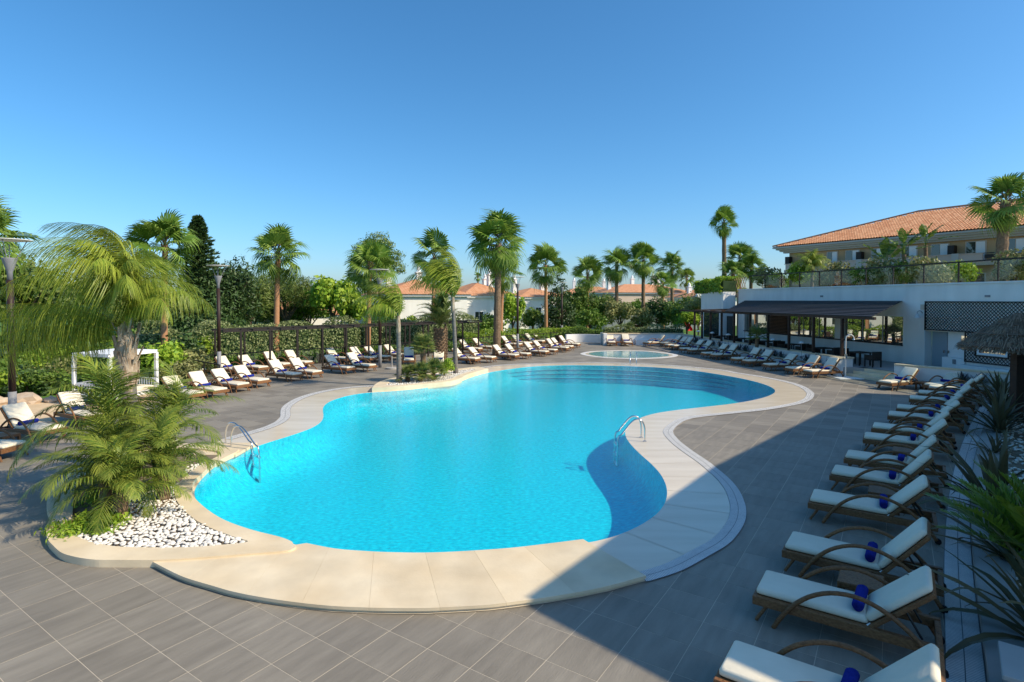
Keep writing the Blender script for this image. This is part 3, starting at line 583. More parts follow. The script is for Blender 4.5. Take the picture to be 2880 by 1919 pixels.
# glass balustrade on the terrace
bl=thing('glass_balustrade','dark framed glass balustrade along the edge of the roof terrace','balustrade',(21.8,31.5,4.84),WA)
us=[14.4-1.93*k for k in range(14)]
for a in us: MB().box((a-.03,-.24,0),(a+.03,-.18,1.06)).build('post','darksteel',bl)
for a,b_ in zip(us[1:],us[:-1]): MB().box((a+.04,-.216,.06),(b_-.04,-.204,.98)).build('glass_panel','glass',bl)
MB().box((us[-1],-.25,1.0),(us[0],-.17,1.07)).build('handrail','darksteel',bl)
tf=thing('trellis_fence','brown wooden trellis fence at the far end of the roof terrace','fence',(21.8,31.5,4.6),WA)
for k in range(9):
    MB().bar((14.6+k*.3,-.1,0),(15.2+k*.3,-.1,1.2),.02,.035,(0,1,0)).build('trellis_slat','wicker',tf); MB().bar((15.2+k*.3,-.12,0),(14.6+k*.3,-.12,1.2),.02,.035,(0,1,0)).build('trellis_slat','wicker',tf)
MB().box((17.6,-.2,0),(17.9,.1,1.3)).build('post','darkwood',tf)
# bar canopy
can=thing('bar_canopy','dark tiled lean-to canopy on wooden posts in front of the bar','canopy',(17,36,0))
bk0,bk1=Vector((21.72,31.5,3.88)),Vector((18.95,45.9,3.88)); fr0,fr1=Vector((17.95,28.2,3.10)),Vector((15.5,41.2,3.10)); NC=11
for k in range(NC):
    a,b_=k/NC,(k+1)/NC+.02; q=[fr0.lerp(bk0,a),fr1.lerp(bk1,a),fr1.lerp(bk1,b_),fr0.lerp(bk0,b_)]; up=Vector((0,0,.05)); t=[q[0]+up*1.2,q[1]+up*1.2,q[2]+up*.2,q[3]+up*.2]
    MB().add(q+t,[(0,1,2,3),(7,6,5,4),(0,4,5,1),(1,5,6,2),(2,6,7,3),(3,7,4,0)]).build('roof_course','slate',can,w=True)
def parx(px): r=(px-1440)/1590; Y=23.2/(r+.185); return 23.2-.185*Y,Y
for px in [1954,1975,1998.6,2030,2065.6,2110,2161,2220,2289,2369.6]:
    x,y=parx(px); MB().box((x-.065,y-.065,.9),(x+.065,y+.065,3.0)).build('post','darkwood',can,w=True)
MB().bar((18.0,28.0,3.04),(14.4,48.4,3.04),.12,.14).build('beam','darkwood',can,w=True)
for px in [1954,1975,1998.6,2030]:
    x,y=parx(px); MB().bar((x,y,3.13),(x+3.2,y+.6,3.2),.07,.06).build('rafter','darkwood',can,w=True)
for k in range(12):
    p=fr0.lerp(fr1,(k+.2)/12); q=bk0.lerp(bk1,(k+.2)/12); MB().bar(p-Vector((0,0,.05)),q-Vector((0,0,.05)),.06,.06).build('rafter','darkwood',can,w=True)
cf=thing('ceiling_fan','wooden ceiling fan under the bar canopy','fan',(19.6,32.5,3.2))
MB().tube([(0,0,.1),(0,0,-.5)],.015,6).build('rod','darksteel',cf); MB().lathe([(.0,-.62),(.09,-.6),(.1,-.5),(0,-.47)],12).build('motor','darksteel',cf)
for k in range(4):
    a=k*math.pi/2+.3; MB().bar((.08*math.cos(a),.08*math.sin(a),-.55),(.62*math.cos(a),.62*math.sin(a),-.55),.13,.012).build('blade','parapet',cf)
# low walls, steps, bar floor
fl=tag(MB().prism([(17.3,29.5),(18.35,28.9),(18.95,26.9),(20.8,24.4),(23.2,24.5),(21.7,31.5),(18.9,46.2),(15.0,49.8)],0,.45).build('bar_floor','concrete'),kind='structure')
lw=thing('low_wall','long low white parapet wall with a planted ledge below the bar','wall',(16.5,38,0))
def band(mb,p,q,o0,o1,z0,z1):
    p,q=np.array(p),np.array(q); t=(q-p)/np.linalg.norm(q-p); nn=np.array([-t[1],t[0]]); a=[p+nn*o0,q+nn*o0,q+nn*o1,p+nn*o1]; return mb.prism([tuple(z) for z in a],z0,z1)
A_,B_=(17.62,29.9),(14.95,50.2)
band(MB(),A_,B_,-.14,.14,0,.88).build('wall','white',lw,w=True); band(MB(),A_,B_,-.18,.18,.88,.94).build('wall_cap','stone',lw,w=True)
band(MB(),A_,B_,.62,.76,0,.40).build('ledge_wall','white',lw,w=True); band(MB(),A_,B_,.60,.78,.40,.45).build('ledge_cap','stone',lw,w=True); band(MB(),A_,B_,.14,.62,0,.37).build('ledge_bed','soil',lw,w=True)
band(MB(),(17.68,29.55),A_,-.2,.80,0,.90).build('end_pillar','white',lw,w=True); band(MB(),(17.69,29.5),(17.6,30.0),-.25,.84,.90,.97).build('pillar_cap','stone',lw,w=True)
stp=thing('stone_steps','cream stone steps rising from the deck to the bar floor','steps',(18,28,0))
for k in range(3):
    o=np.array([.981,.196])*.34*k; MB().prism([tuple(np.array(p)+o) for p in [(17.35,29.3),(18.05,26.65),(18.4,26.72),(17.7,29.37)]],.15*k,.15*(k+1)).build('step','stone',stp,w=True,bevel=.01)
rw=thing('low_wall','low white planter wall beside the steps at the lattice end','wall',(19.5,24.5,0))
A2,B2=(18.05,26.55),(22.6,20.6)
band(MB(),A2,B2,-.14,.14,0,.90).build('wall','white',rw,w=True); band(MB(),A2,B2,-.18,.18,.90,.97).build('wall_cap','stone',rw,w=True)
band(MB(),(19.1,24.6),B2,-.85,-.72,0,.42).build('ledge_wall','white',rw,w=True); band(MB(),(19.1,24.6),B2,-.87,-.70,.42,.47).build('ledge_cap','stone',rw,w=True); band(MB(),(19.1,24.7),B2,-.72,-.14,0,.38).build('ledge_bed','soil',rw,w=True)
bw=thing('low_wall','straight low white wall closing the far end of the deck','wall',(11.5,49.9,0))
MB().box((8.0,49.55,0),(15.1,49.85,.95)).build('wall','white',bw,w=True); MB().box((7.95,49.5,.95),(15.1,49.9,1.02)).build('wall_cap','stone',bw,w=True); MB().box((7.95,48.9,0),(8.25,49.55,1.02)).build('end_pillar','white',bw,w=True); MB().box((10.8,49.2,0),(14.6,49.55,.45)).build('ledge','white',bw,w=True)
MB().box((8.0,50.9,0),(15.1,51.1,1.0)).build('back_wall','white',bw,w=True)
cw=thing('low_wall','low curved white wall in front of the far hedge','wall',(6.5,52,0))
cv=spline([(8.3,51.9),(7.2,52.5),(6.0,52.7),(4.9,52.2)],6); MB().prism(list(cv)+list(offset(cv,.25)[::-1]),0,.75).build('wall','white',cw,w=True)
# bar furniture
def armchair():
    t=thing('armchair','x','chair')
    MB().box((-.28,-.28,.36),(.28,.28,.46)).build('seat','wickerdark',t,bevel=.01); MB().box((.22,-.28,.46),(.28,.28,.82)).build('backrest','wickerdark',t,bevel=.01)
    for s in(-1,1): MB().box((-.28,s*.25-.03,.46),(.22,s*.25+.03,.64)).build('armrest','wickerdark',t)
    for a in(-1,1):
        for s in(-1,1): MB().box((a*.25-.025,s*.25-.025,0),(a*.25+.025,s*.25+.025,.36)).build('leg','wickerdark',t)
    return t
def ctable():
    t=thing('cafe_table','x','table'); MB().box((-.38,-.38,.66),(.38,.38,.72)).build('tabletop','wickerdark',t,bevel=.01)
    for a in(-1,1):
        for s in(-1,1): MB().box((a*.33-.03,s*.33-.03,0),(a*.33+.03,s*.33+.03,.66)).build('leg','wickerdark',t)
    return t
AC=armchair(); CT=ctable(); uc=[0,0]
for i in range(6):
    f=i/5; x=18.75-2.35*f; y=30.4+13.5*f
    o=CT if not i else copy_tree(CT); o.location=(x,y,.45); o.rotation_euler=(0,0,WA); tag(o,'dark woven cafe table behind the low parapet, %s from the steps'%ORD[i],'table','dark cafe tables under the bar canopy')
    for j,sg in enumerate((-1,1)):
        o=AC if not uc[0] else copy_tree(AC); uc[0]=1; o.location=(x-.196*sg*.85,y+.981*sg*.85,.45); o.rotation_euler=(0,0,WA+(0 if sg>0 else math.pi)); tag(o,'dark woven armchair on the %s side of the %s cafe table from the steps'%('far' if sg>0 else 'near',ORD[i]),'chair','dark armchairs under the bar canopy')
# outdoor showers and garden lamps
sh=thing('outdoor_shower','slim white outdoor shower post by the bar steps','shower',(17.0,28.75,0))
MB().tube(spline([(0,0,0),(0,0,1.0),(0,0,1.95),(.06,0,2.12),(.22,-.02,2.2),(.36,-.04,2.1),(.38,-.04,2.0)],5),.03,8).build('pipe','lampwhite',sh,smooth=True); MB().lathe([(.02,.06),(.07,0),(.07,-.02),(0,-.02)],12,(.38,-.04,1.95)).build('shower_head','chrome',sh); MB().box((-.05,-.06,1.0),(.05,.0,1.2)).build('valve','chrome',sh); MB().box((-.6,-.6,0),(.6,.6,.03)).build('tray','whitep',sh)
for i,(px,z) in enumerate([(1978,1),(2018,1),(2064,1),(2121,1),(2192,1),(2274,1)]):
    x,y=parx(px); x-=.38; t=thing('garden_lamp','white mushroom garden lamp on the planted ledge, %s from the far end'%ORD[i],'lamp',(x,y,.37),0,'garden lamps along the low parapet')
    MB().tube([(0,0,0),(0,0,1.08)],.012,6).build('stem','lampgrey',t); MB().lathe([(0,1.2),(.08,1.18),(.16,1.12),(.17,1.08),(.05,1.06)],14).build('hood','lampwhite',t,smooth=True); MB().box((-.06,-.05,.2),(.06,.05,.34)).build('switch_box','lampgrey',t)
# thatched parasol
pa=thing('thatched_parasol','layered brown thatch parasol on a dark post at the right edge','parasol',(16.22,18.1,0))
MB().box((-.13,-.13,0),(.13,.13,2.7)).build('post','darkwood',pa,bevel=.01); MB().box((-.2,-.2,0),(.2,.2,.25)).build('post_base','black',pa)
for k,(r0,z0,r1,z1) in enumerate([(1.62,2.48,.9,2.86),(1.16,2.86,.5,3.14),(.72,3.16,.06,3.46)]):
    V=[];Fq=[];rv=[]
    for i in range(1500):
        a=NP.uniform(0,6.283); e=NP.uniform(-.09,.05); f0=NP.uniform(.0,.75); ra,za=r1+(r0-r1)*f0,z1+(z0-z1)*f0+.03+NP.uniform(0,.08); rb,zb=r0+e+NP.uniform(-.1,0),z0-NP.uniform(0,.16); w_=.012; a2=a+NP.normal(0,.05)
        p=np.array([ra*math.cos(a),ra*math.sin(a),za]); q=np.array([rb*math.cos(a2),rb*math.sin(a2),zb]); tx=np.array([-math.sin(a),math.cos(a),0])*w_; b0=len(V); V+=[p-tx,p+tx,q+tx,q-tx]; Fq.append((b0,b0+1,b0+2,b0+3)); rv+=[NP.rand()]*4
    tier=MB().lathe([(r1,z1),(r0-.08,z0+.04),(r0-.12,z0-.02),(max(r1-.1,.01),z1-.1)],28).build('thatch_tier','thatch',pa)
    tag(link('thatch',npmesh('thatch',V,Fq,'thatch',rv),tier),kind='stuff')
for k in range(8): a=k*math.pi/4; MB().bar((.1*math.cos(a),.1*math.sin(a),2.9),(1.5*math.cos(a),1.5*math.sin(a),2.47),.05,.06).build('rib','darkwood',pa)
cs=thing('stone_pedestal','pale stone slab pedestal in the bottom right corner','pedestal',(5.05,5.25,0),R(-38)); MB().box((-.3,-.3,0),(.5,.3,.45)).build('base','concrete',cs); MB().box((-.34,-.34,.45),(.6,.34,.50)).build('slab','concrete',cs,bevel=.01)
# the hotel wing that stands over the camera and shades the near deck
sh_=8.96; D_=Vector((.95,-.31,0))*sh_
hw=thing('hotel_wing','cream hotel wing beside the viewpoint, shading the near deck','building',(8.6,4.6,0))
HP=[(8.6,4.6),(13.36,10.67),(23.4,21.3),(34,12),(18,-5)]
MB().prism(HP,0,6.85).build('wall','facade',hw,w=True); MB().prism(offset(HP,.0,True),6.86,7.0).build('roof_cap','concrete',hw,w=True)
for a,b_ in ((HP[0],HP[1]),(HP[1],HP[2])):
    a,b_=np.array(a),np.array(b_); L=np.linalg.norm(b_-a); t_=(b_-a)/L; n_=np.array([-t_[1],t_[0]])
    for k in range(int(L/2.6)):
        for z in (.6,3.7):
            p=a+t_*(.9+k*2.6); q=p+t_*1.3
            wn=MB().prism([tuple(v) for v in (p+n_*.002,q+n_*.002,q+n_*.06,p+n_*.06)],z,z+1.9).build('window','whitep',hw,w=True); MB().prism([tuple(v-np.array(hw.location[:2])) for v in (p+t_*.08+n_*.062,q-t_*.08+n_*.062,q-t_*.08+n_*.075,p+t_*.08+n_*.075)],z+.08,z+1.82).build('pane','glassdark',wn)

# ---------------------------------------------------------------- hotel (far right)
ho=thing('hotel','ochre hotel wing with terracotta hip roof and balconies above the terrace','building',(23.6,51.3,0),math.atan2(-.862,.507))
MB().box((1.0,.95,2),(34,12,8.12)).build('wall','hotel',ho)
for k,(y0,z0,z1) in enumerate([(.62,8.12,8.26),(.40,8.26,8.41),(.18,8.41,8.55),(-.02,8.55,8.68)]): MB().box((y0*1.0,y0,z0),(34,.96+k*.01,z1)).build('cornice','eave',ho)
rb=MB().add([(0,-.02,8.69),(34,-.02,8.69),(34,13,8.69),(0,13,8.69),(8.8,6.5,11.18),(34,6.5,11.18)],[(0,1,5,4),(0,4,3),(3,4,5,2)]).build('roof','terra',ho)
V=[];Fq=[];rv=[]
def tilecol(P0,P1,wv,upn,wd,step=.36):
    L=(P1-P0).length; d=(P1-P0)/L; m=int(L/step)
    for j in range(m):
        a=P0+d*(j*step); b_=P0+d*((j+1)*step+.03); r=NP.rand(); b0=len(V)
        for e,(p,h) in enumerate(((a,.045),(b_,.02))):
            for t in (-1,-.5,.5,1): V.append(tuple(p+wv*(t*wd*.5)+upn*(h+(.06 if abs(t)<1 else .0))))
        rv.extend([r]*8); Fq.extend([(b0+i,b0+i+1,b0+5+i,b0+4+i) for i in range(3)])
sl_=Vector((0,6.5,2.49)).normalized(); un=Vector((0,-2.49,6.5)).normalized()
for i in range(int(19.5/.2)):
    x=.1+i*.2; f=min(1,x/8.8); tilecol(Vector((x,-.06,8.69)),Vector((x,6.5*f,8.69+2.49*f)),Vector((1,0,0)),un,.2)
M['terrat']=mat('terracotta_tile',(.54,.24,.115),.8,(.66,.34,.18),.5,5,attr='rnd')
tag(link('roof_tiles',npmesh('roof_tiles',V,Fq,'terrat',rv),rb),kind='stuff')
MB().bar((0,-.05,8.78),(8.8,6.5,11.3),.16,.12).build('hip_ridge','terra',ho); MB().bar((8.8,6.5,11.3),(34,6.5,11.3),.16,.12).build('ridge','terra',ho)
for a,b_ in [(4.5,5.3),(6.05,7.05),(8.05,8.75),(10.2,11.2),(12.2,13.2),(14.3,15.35),(16.45,17.5),(18.6,19.6)]:
    for z0,z1 in ((6.3,7.95),(4.7,5.74)):
        wn=MB().box((a-.08,.90,z0),(b_+.08,.949,z1+.07)).build('window','parapet',ho)
        MB().box((a,.885,z0),(a+(b_-a)*.48,.899,z1)).build('pane','glassdark',wn); MB().box((a+(b_-a)*.52,.885,z0),(b_,.899,z1)).build('pane','whitep' if z0>6 else 'glassdark',wn)
MB().box((1.2,.1,6.6),(15.5,.25,7.08)).build('balcony_parapet','parapet',ho); MB().box((1.1,.05,7.08),(15.55,.3,7.13)).build('parapet_cap','parapet',ho); MB().box((1.0,.2,6.3),(34,.95,6.6)).build('balcony_slab','parapet',ho)
for a in (5.35,7.3,9.7,13.75): MB().box((a,.04,6.45),(a+.42,.35,7.16)).build('balcony_pier','eave',ho)
for a in (15.6,):
    MB().box((a,.12,6.75),(a+18,.16,7.0)).build('balcony_railing','darksteel',ho); MB().box((a,.1,7.06),(a+18,.17,7.12)).build('balcony_handrail','darksteel',ho)
for a in (.95,7.1,13.36): MB().box((a,.4,7.15),(a+.38,.9,7.78)).build('air_conditioner','darksteel',ho)

# ---------------------------------------------------------------- villas beyond the garden
def villa(label,x,y,rz,w_,d_,zb,h,rh,wins=(),chim=(),m='white'):
    t=thing('villa',label,'house',(x,y,zb),rz,'white villas with terracotta roofs beyond the garden')
    MB().box((-w_/2,-d_/2,0),(w_/2,d_/2,h)).build('wall',m,t); o=.45
    MB().box((-w_/2-.3,-d_/2-.3,h-.22),(w_/2+.3,d_/2+.3,h)).build('cornice','whitep',t)
    k=min(w_,d_)/2; e=[(-w_/2-o,-d_/2-o,h),(w_/2+o,-d_/2-o,h),(w_/2+o,d_/2+o,h),(-w_/2-o,d_/2+o,h)]
    rd=[(-w_/2+k,0,h+rh),(w_/2-k,0,h+rh)] if w_>=d_ else [(0,-d_/2+k,h+rh),(0,d_/2-k,h+rh)]
    f=[(0,1,5,4),(1,2,5),(2,3,4,5),(3,0,4)] if w_>=d_ else [(0,1,4),(1,2,5,4),(2,3,5),(3,0,4,5)]
    MB().add(e+rd,f+[(3,2,1,0)]).build('roof','terraw',t)
    for a,b_,c,dd in wins:
        wn=MB().box((a,-d_/2-.05,c),(b_,-d_/2-.001,dd)).build('window','whitep',t); MB().box((a+.08,-d_/2-.07,c+.08),((a+b_)/2-.03,-d_/2-.051,dd-.08)).build('pane','glassdark',wn); MB().box(((a+b_)/2+.03,-d_/2-.07,c+.08),(b_-.08,-d_/2-.051,dd-.08)).build('pane','glassdark',wn)
    for a,b_,hh in chim:
        c=MB().box((a-.28,b_-.28,h),(a+.28,b_+.28,h+hh)).build('chimney','whitep',t); MB().box((a-.36,b_-.36,h+hh),(a+.36,b_+.36,h+hh+.1)).build('chimney_cap','whitep',c); MB().lathe([(.24,.1),(.2,.35),(.24,.4),(.02,.75)],8,(a,b_,h+hh)).build('chimney_pot','whitep',c)
    return t
M['terraw']=mat('terracotta_far',(.48,.20,.09),.8,(.62,.33,.18),2.5,6,wave=('X',1.1,.6))
D2=lambda px,Y:(px-1440)/1590*Y
villa('white villa with broad blank gable wall behind the date palm',D2(1165,60),60,R(26),8.5,9,-2,6.5,1.6,[(2.4,3.4,3.0,4.2)],[(.5,0,2.3),(-2.5,1,2.1)])
villa('white villa with small dark windows left of the tall ragged palm',D2(1335,66),66,R(30),6.6,8,-2,6.4,1.5,[(-2.0,-.9,3.6,4.7),(.6,1.4,3.2,4.2)],[(1.2,-1.5,2.4),(-2.2,1,2.2),(2.4,2,2.0)])
villa('white villa wing with two green shuttered windows right of the ragged palm',D2(1492,76),76,R(28),7.5,8,-2,6.3,1.2,[(-1.6,-.7,3.6,5.0),(.1,1.0,3.6,5.0)],[(-2.5,0,2.3),(1.8,0,2.2),(2.9,1,2.2)])
villa('low villa half hidden behind the left hedge under the umbrella pine',D2(760,56),58,R(28),9,7,-2,4.6,1.2,[(-3.6,-2.6,2.2,3.9),(-1.2,-.2,2.2,3.9),(1.0,2.4,2.2,3.9)],[(0,0,1.6)])
villa('low villa between the bright leafy tree and the orange palm trunk',D2(925,60),62,R(28),8,7,-2,4.4,1.1,[(-2.0,-.6,2.0,3.6),(1.0,2.0,2.0,3.6)],[(1.5,0,1.5)])
villa('wide cream villa with many white chimneys behind the row of palms',D2(1800,98),98,R(18),15,9,-2,7.1,1.5,[(-5.6,-4.6,3.6,5.2),(-3.8,-2.2,3.6,5.2),(3.2,4.4,3.4,5.0)],[(-6,0,2.5),(-4,1,2.6),(-1,1,2.4),(2.5,0,2.8),(3.4,0,2.9)],'parapet')
gv=villa('villa with a curved white gable beside the terrace end',D2(1985,90),90,R(15),9,8,-2,6.3,1.6,[(-2,-1,3.4,4.8)],[(-3,0,1.6)])
cg=[(2.2*math.cos(R(a)),1.7*math.sin(R(a))) for a in range(0,181,12)]
gm=MB(); nn=len(cg); gm.add([(x-2.5,-4.6,6.2+z) for x,z in cg]+[(x-2.5,-4.3,6.2+z) for x,z in cg],[tuple(range(nn)),tuple(range(2*nn-1,nn-1,-1))]+[(i,nn+i,nn+i+1,i+1) for i in range(nn-1)]); gm.build('curved_gable','whitep',gv)
villa('distant villa roof peeping between the far palms',D2(1660,110),112,R(5),12,8,-2,7.0,1.5,(),[(-3,0,2.6),(0,0,2.6),(3,0,2.5)])
# ---------------------------------------------------------------- lamps, pergola frame, railing, daybed, ladders
for i,((x,y),lb) in enumerate(zip([(-14.62,16.48),(-15.14,29.16),(-7.73,33.05),(.44,44.1),(5.16,58.5)],['at the left frame edge','before the tall dark conifer','by the grey island palm','beside the thick ragged palm','before the far hedge'])):
    t=thing('street_lamp','tall dark lamp post with a white dish reflector %s'%lb,'lamp post',(x,y,0),rnd.uniform(0,1),'dish lamp posts around the deck')
    MB().tube([(0,0,0),(0,0,1.3)],.10,14).build('lower_sleeve','lampgrey',t,smooth=True); MB().tube([(0,0,1.3),(0,0,4.55)],.088,14).build('pole','lampdark',t,smooth=True); MB().lathe([(.0,4.55),(.07,4.55),(.07,4.8),(.09,4.84),(.19,5.18),(.19,5.2),(0,5.21)],16).build('neck','lampgrey',t,smooth=True)
    for k in range(3): a=k*2.094; MB().tube([(.14*math.cos(a),.14*math.sin(a),5.15),(.40*math.cos(a),.40*math.sin(a),5.715)],.012,6).build('arm','lampgrey',t)
    MB().tube([(0,0,5.2),(0,0,5.6)],.012,6).build('rod','lampgrey',t); MB().lathe([(0,5.76),(.3,5.755),(.54,5.735),(.56,5.72),(.54,5.71),(.3,5.715),(0,5.72)],24).build('dish','lampwhite',t,smooth=True)
pg=thing('pergola','long dark steel pergola frame over the back loungers','pergola',(-14.5,30.4,0),R(45))
for k in range(12):
    s=k*1.55-.1
    if k%1==0: MB().box((s-.045,-.045,0),(s+.045,.045,2.25)).build('post','darksteel',pg)
    MB().box((s-.795,1.655,0),(s-.705,1.745,2.25)).build('post','darksteel',pg)
for y in(0,1.7): MB().box((-1.0,y-.045,2.25),(17.3,y+.045,2.34)).build('beam','darksteel',pg)
for k in range(13): MB().box((-1.0+k*1.52-.03,-.15,2.34),(-1.0+k*1.52+.03,1.85,2.39)).build('rafter','darksteel',pg)
for k in range(3): MB().box((-1.0,.30+k*.5,2.39),(17.3,.33+k*.5,2.41)).build('batten','darksteel',pg)
fp=[(-13.6,26.2),(-17.7,29.85),(-16.3,30.9),(-9.75,37.15),(-4.95,42.75),(4.3,52.1)]
fn=thing('glass_railing','low black framed glass railing behind the back row of loungers','railing',(-10,36,0))
for a,b_ in zip(fp[:-1],fp[1:]):
    a,b_=np.array(a),np.array(b_); L=np.linalg.norm(b_-a); m=max(1,int(round(L/1.6)))
    for k in range(m):
        p,q=a+(b_-a)*k/m,a+(b_-a)*(k+1)/m; MB().box((p[0]-.025,p[1]-.025,0),(p[0]+.025,p[1]+.025,.95)).build('post','darksteel',fn,w=True); MB().bar((*(p+(q-p)*.04),.5),(*(p+(q-p)*.96),.5),.01,.8).build('glass_panel','glass',fn,w=True)
    MB().bar((*a,.95),(*b_,.95),.05,.05).build('handrail','darksteel',fn,w=True); MB().bar((*a,.05),(*b_,.05),.04,.06).build('bottom_rail','darksteel',fn,w=True)
db=thing('daybed','white four-poster garden daybed with slatted sides and mattress','daybed',(-16.7,21.5,0),R(-15))
WX,WY,ZH=1.75,2.0,1.85
for x in(0,WX):
    for y in(0,WY): MB().box((x-.055,y-.055,0),(x+.055,y+.055,ZH)).build('post','whitep',db)
for a,b_ in(((0,0),(WX,0)),((0,WY),(WX,WY)),((0,0),(0,WY)),((WX,0),(WX,WY))): MB().bar((*a,ZH+.04),(*b_,ZH+.04),.11,.12).build('top_beam','whitep',db); MB().bar((*a,.3),(*b_,.3),.05,.16).build('bed_rail','whitep',db)
MB().add([(-.05,-.05,ZH+.10),(WX+.05,-.05,ZH+.10),(WX+.05,WY+.05,ZH+.10),(-.05,WY+.05,ZH+.10),(WX/2,WY/2,ZH+.22)],[(0,1,4),(1,2,4),(2,3,4),(3,0,4),(3,2,1,0)]).build('canopy','whitep',db)
rbox(MB(),(.06,.06,.36),(WX-.06,WY-.06,.52),.04).build('mattress','cushion',db,smooth=True)
for a,b_ in(((0,0),(WX,0)),((0,WY),(WX,WY)),((0,0),(0,WY))):
    a,b_=np.array(a),np.array(b_); MB().bar((*a,.78),(*b_,.78),.04,.05).build('side_rail','whitep',db)
    for k in range(1,14): p=a+(b_-a)*k/14; MB().box((p[0]-.015,p[1]-.015,.36),(p[0]+.015,p[1]+.015,.76)).build('slat','whitep',db)
def ladder(label,feet,out,h=.64,drop=-.9):
    t=thing('pool_ladder',label,'ladder',(feet[0][0],feet[0][1],0)); o=Vector(out)
    for f in feet:
        f=Vector(f); P=[(*f.xy,0),(*f.xy,h*.55),(*(f.xy+o.xy*.10),h*.9),(*(f.xy+o.xy*.28),h),(*(f.xy+o.xy*.5),h*.86),(*(f.xy+o.xy*.85),h*.35),(*(f.xy+o.xy*1.0),.05),(*(f.xy+o.xy*1.02),drop)]
        MB().tube(spline(P,4),.021,10).build('handrail','chrome',t,smooth=True,w=True); MB().lathe([(.05,.0),(.05,.02),(.02,.03)],12,(*f.xy,.01)).build('base_flange','chrome',t,w=True)
    a,b_=Vector(feet[0])+o*1.02,Vector(feet[1])+o*1.02
    for z in (-.12,-.4,-.68): MB().bar((*a.xy,z),(*b_.xy,z),.08,.03).build('rung','chrome',t,w=True)
ladder('stainless steel pool ladder beside the palm planter',[(-7.85,15.42,0),(-7.5,15.02+.0,0)],(.92,-.42,0))
ladder('stainless steel pool ladder on the narrow bend of the pool',[(3.72,16.2,0),(3.72,15.75,0)],(-.75,0,0))
hr=thing('pool_handrail','small steel handrail at the far pool steps','handrail',(7.1,33.9,0))
for dx in (0,.38): MB().tube(spline([(dx,0,-.5),(dx,0,.3),(dx+.12,.45,.72),(dx+.14,.6,.70),(dx+.1,.65,.4),(dx+.1,.65,0)],4),.02,8).build('rail','chrome',hr,smooth=True)
# play area
ph=thing('playhouse','small wooden playhouse with shingled pitched roof beyond the end wall','playhouse',(15.8,70,0)); MB().box((-.8,-.6,0),(.8,.6,.9)).build('wall','wicker',ph); MB().add([(-1,-.8,.85),(1,-.8,.85),(1,.8,.85),(-1,.8,.85),(-1,0,1.6),(1,0,1.6)],[(0,1,5,4),(2,3,4,5),(1,2,5),(3,0,4)]).build('roof','rock',ph)
sd=thing('play_slide','blue play tower with a red slide behind the end hedge','slide',(21.5,71,0)); MB().box((-.6,-.5,1.0),(.6,.5,1.1)).build('platform','navy',sd); MB().box((-.6,.4,1.1),(.6,.5,2.2)).build('panel','navy',sd); MB().add([(-.7,-.6,2.2),(.7,-.6,2.2),(.7,.6,2.2),(-.7,.6,2.2),(0,0,2.9)],[(0,1,4),(1,2,4),(2,3,4),(3,0,4)]).build('roof','navy',sd)
for a in(-1,1):
    for s in(-1,1): MB().box((a*.55-.05,s*.45-.05,0),(a*.55+.05,s*.45+.05,2.2)).build('post','darkwood',sd)
MB().add([(-.3,-.5,1.2),(.3,-.5,1.2),(.5,-2.2,.15),(-.1,-2.2,.15),(-.3,-.5,1.45),(-.1,-2.2,.4),(.3,-.5,1.45),(.5,-2.2,.4)],[(0,1,2,3),(0,3,5,4),(1,2,7,6)]).build('slide_chute','red',sd)
mf=thing('mesh_fence','pale green mesh fence around the play area','fence',(17,74,0))
for k in range(10): MB().box((-7+k*1.6-.03,-.03,0),(-7+k*1.6+.03,.03,2.0)).build('post','lampgrey',mf)
for k in range(9): MB().box((-7+k*1.6+.03,-.01,.05),(-7+(k+1)*1.6-.03,.01,1.9)).build('mesh_panel','mesh',mf)
po=thing('planter_pot','dark square planter pot at the end of the curved wall','pot',(4.2,50.4,0)); MB().lathe([(.0,0),(.28,0),(.36,.8),(.30,.8),(.28,.7),(0,.7)],4).build('pot','darkwood',po)
ub=thing('parasol_base','round concrete parasol base with a short stem by the lamp','parasol base',(-6.9,32.4,0)); MB().lathe([(0,0),(.36,0),(.36,.08),(.05,.1),(.03,.12),(.03,.75),(0,.75)],20).build('base','concrete',ub,smooth=False)
# rocks by the sand
for i,(x,y,s) in enumerate([(-18.9,21.9,.75),(-19.7,21.6,.55),(-18.1,22.1,.4),(-13.9,25.6,.5),(-14.6,26.4,.42),(-13.4,26.6,.35),(-13.6,31.9,.5),(-12.3,33.6,.45)]):
    V=pv*np.array([1.5,1.0,.8])*s; V=V*(1+.22*np.sin(V[:,[1]]*9/s+i)*np.cos(V[:,[0]]*7/s)+NP.normal(0,.04,(len(V),1))); o=link('rock',npmesh('rock',V,pf,'rock',smooth=False),None,(x,y,.1*s),(0,0,i*1.3)); tag(o,'rough sandy rock, %s along the left garden edge'%ORD[i],'rock','rocks along the left garden edge')
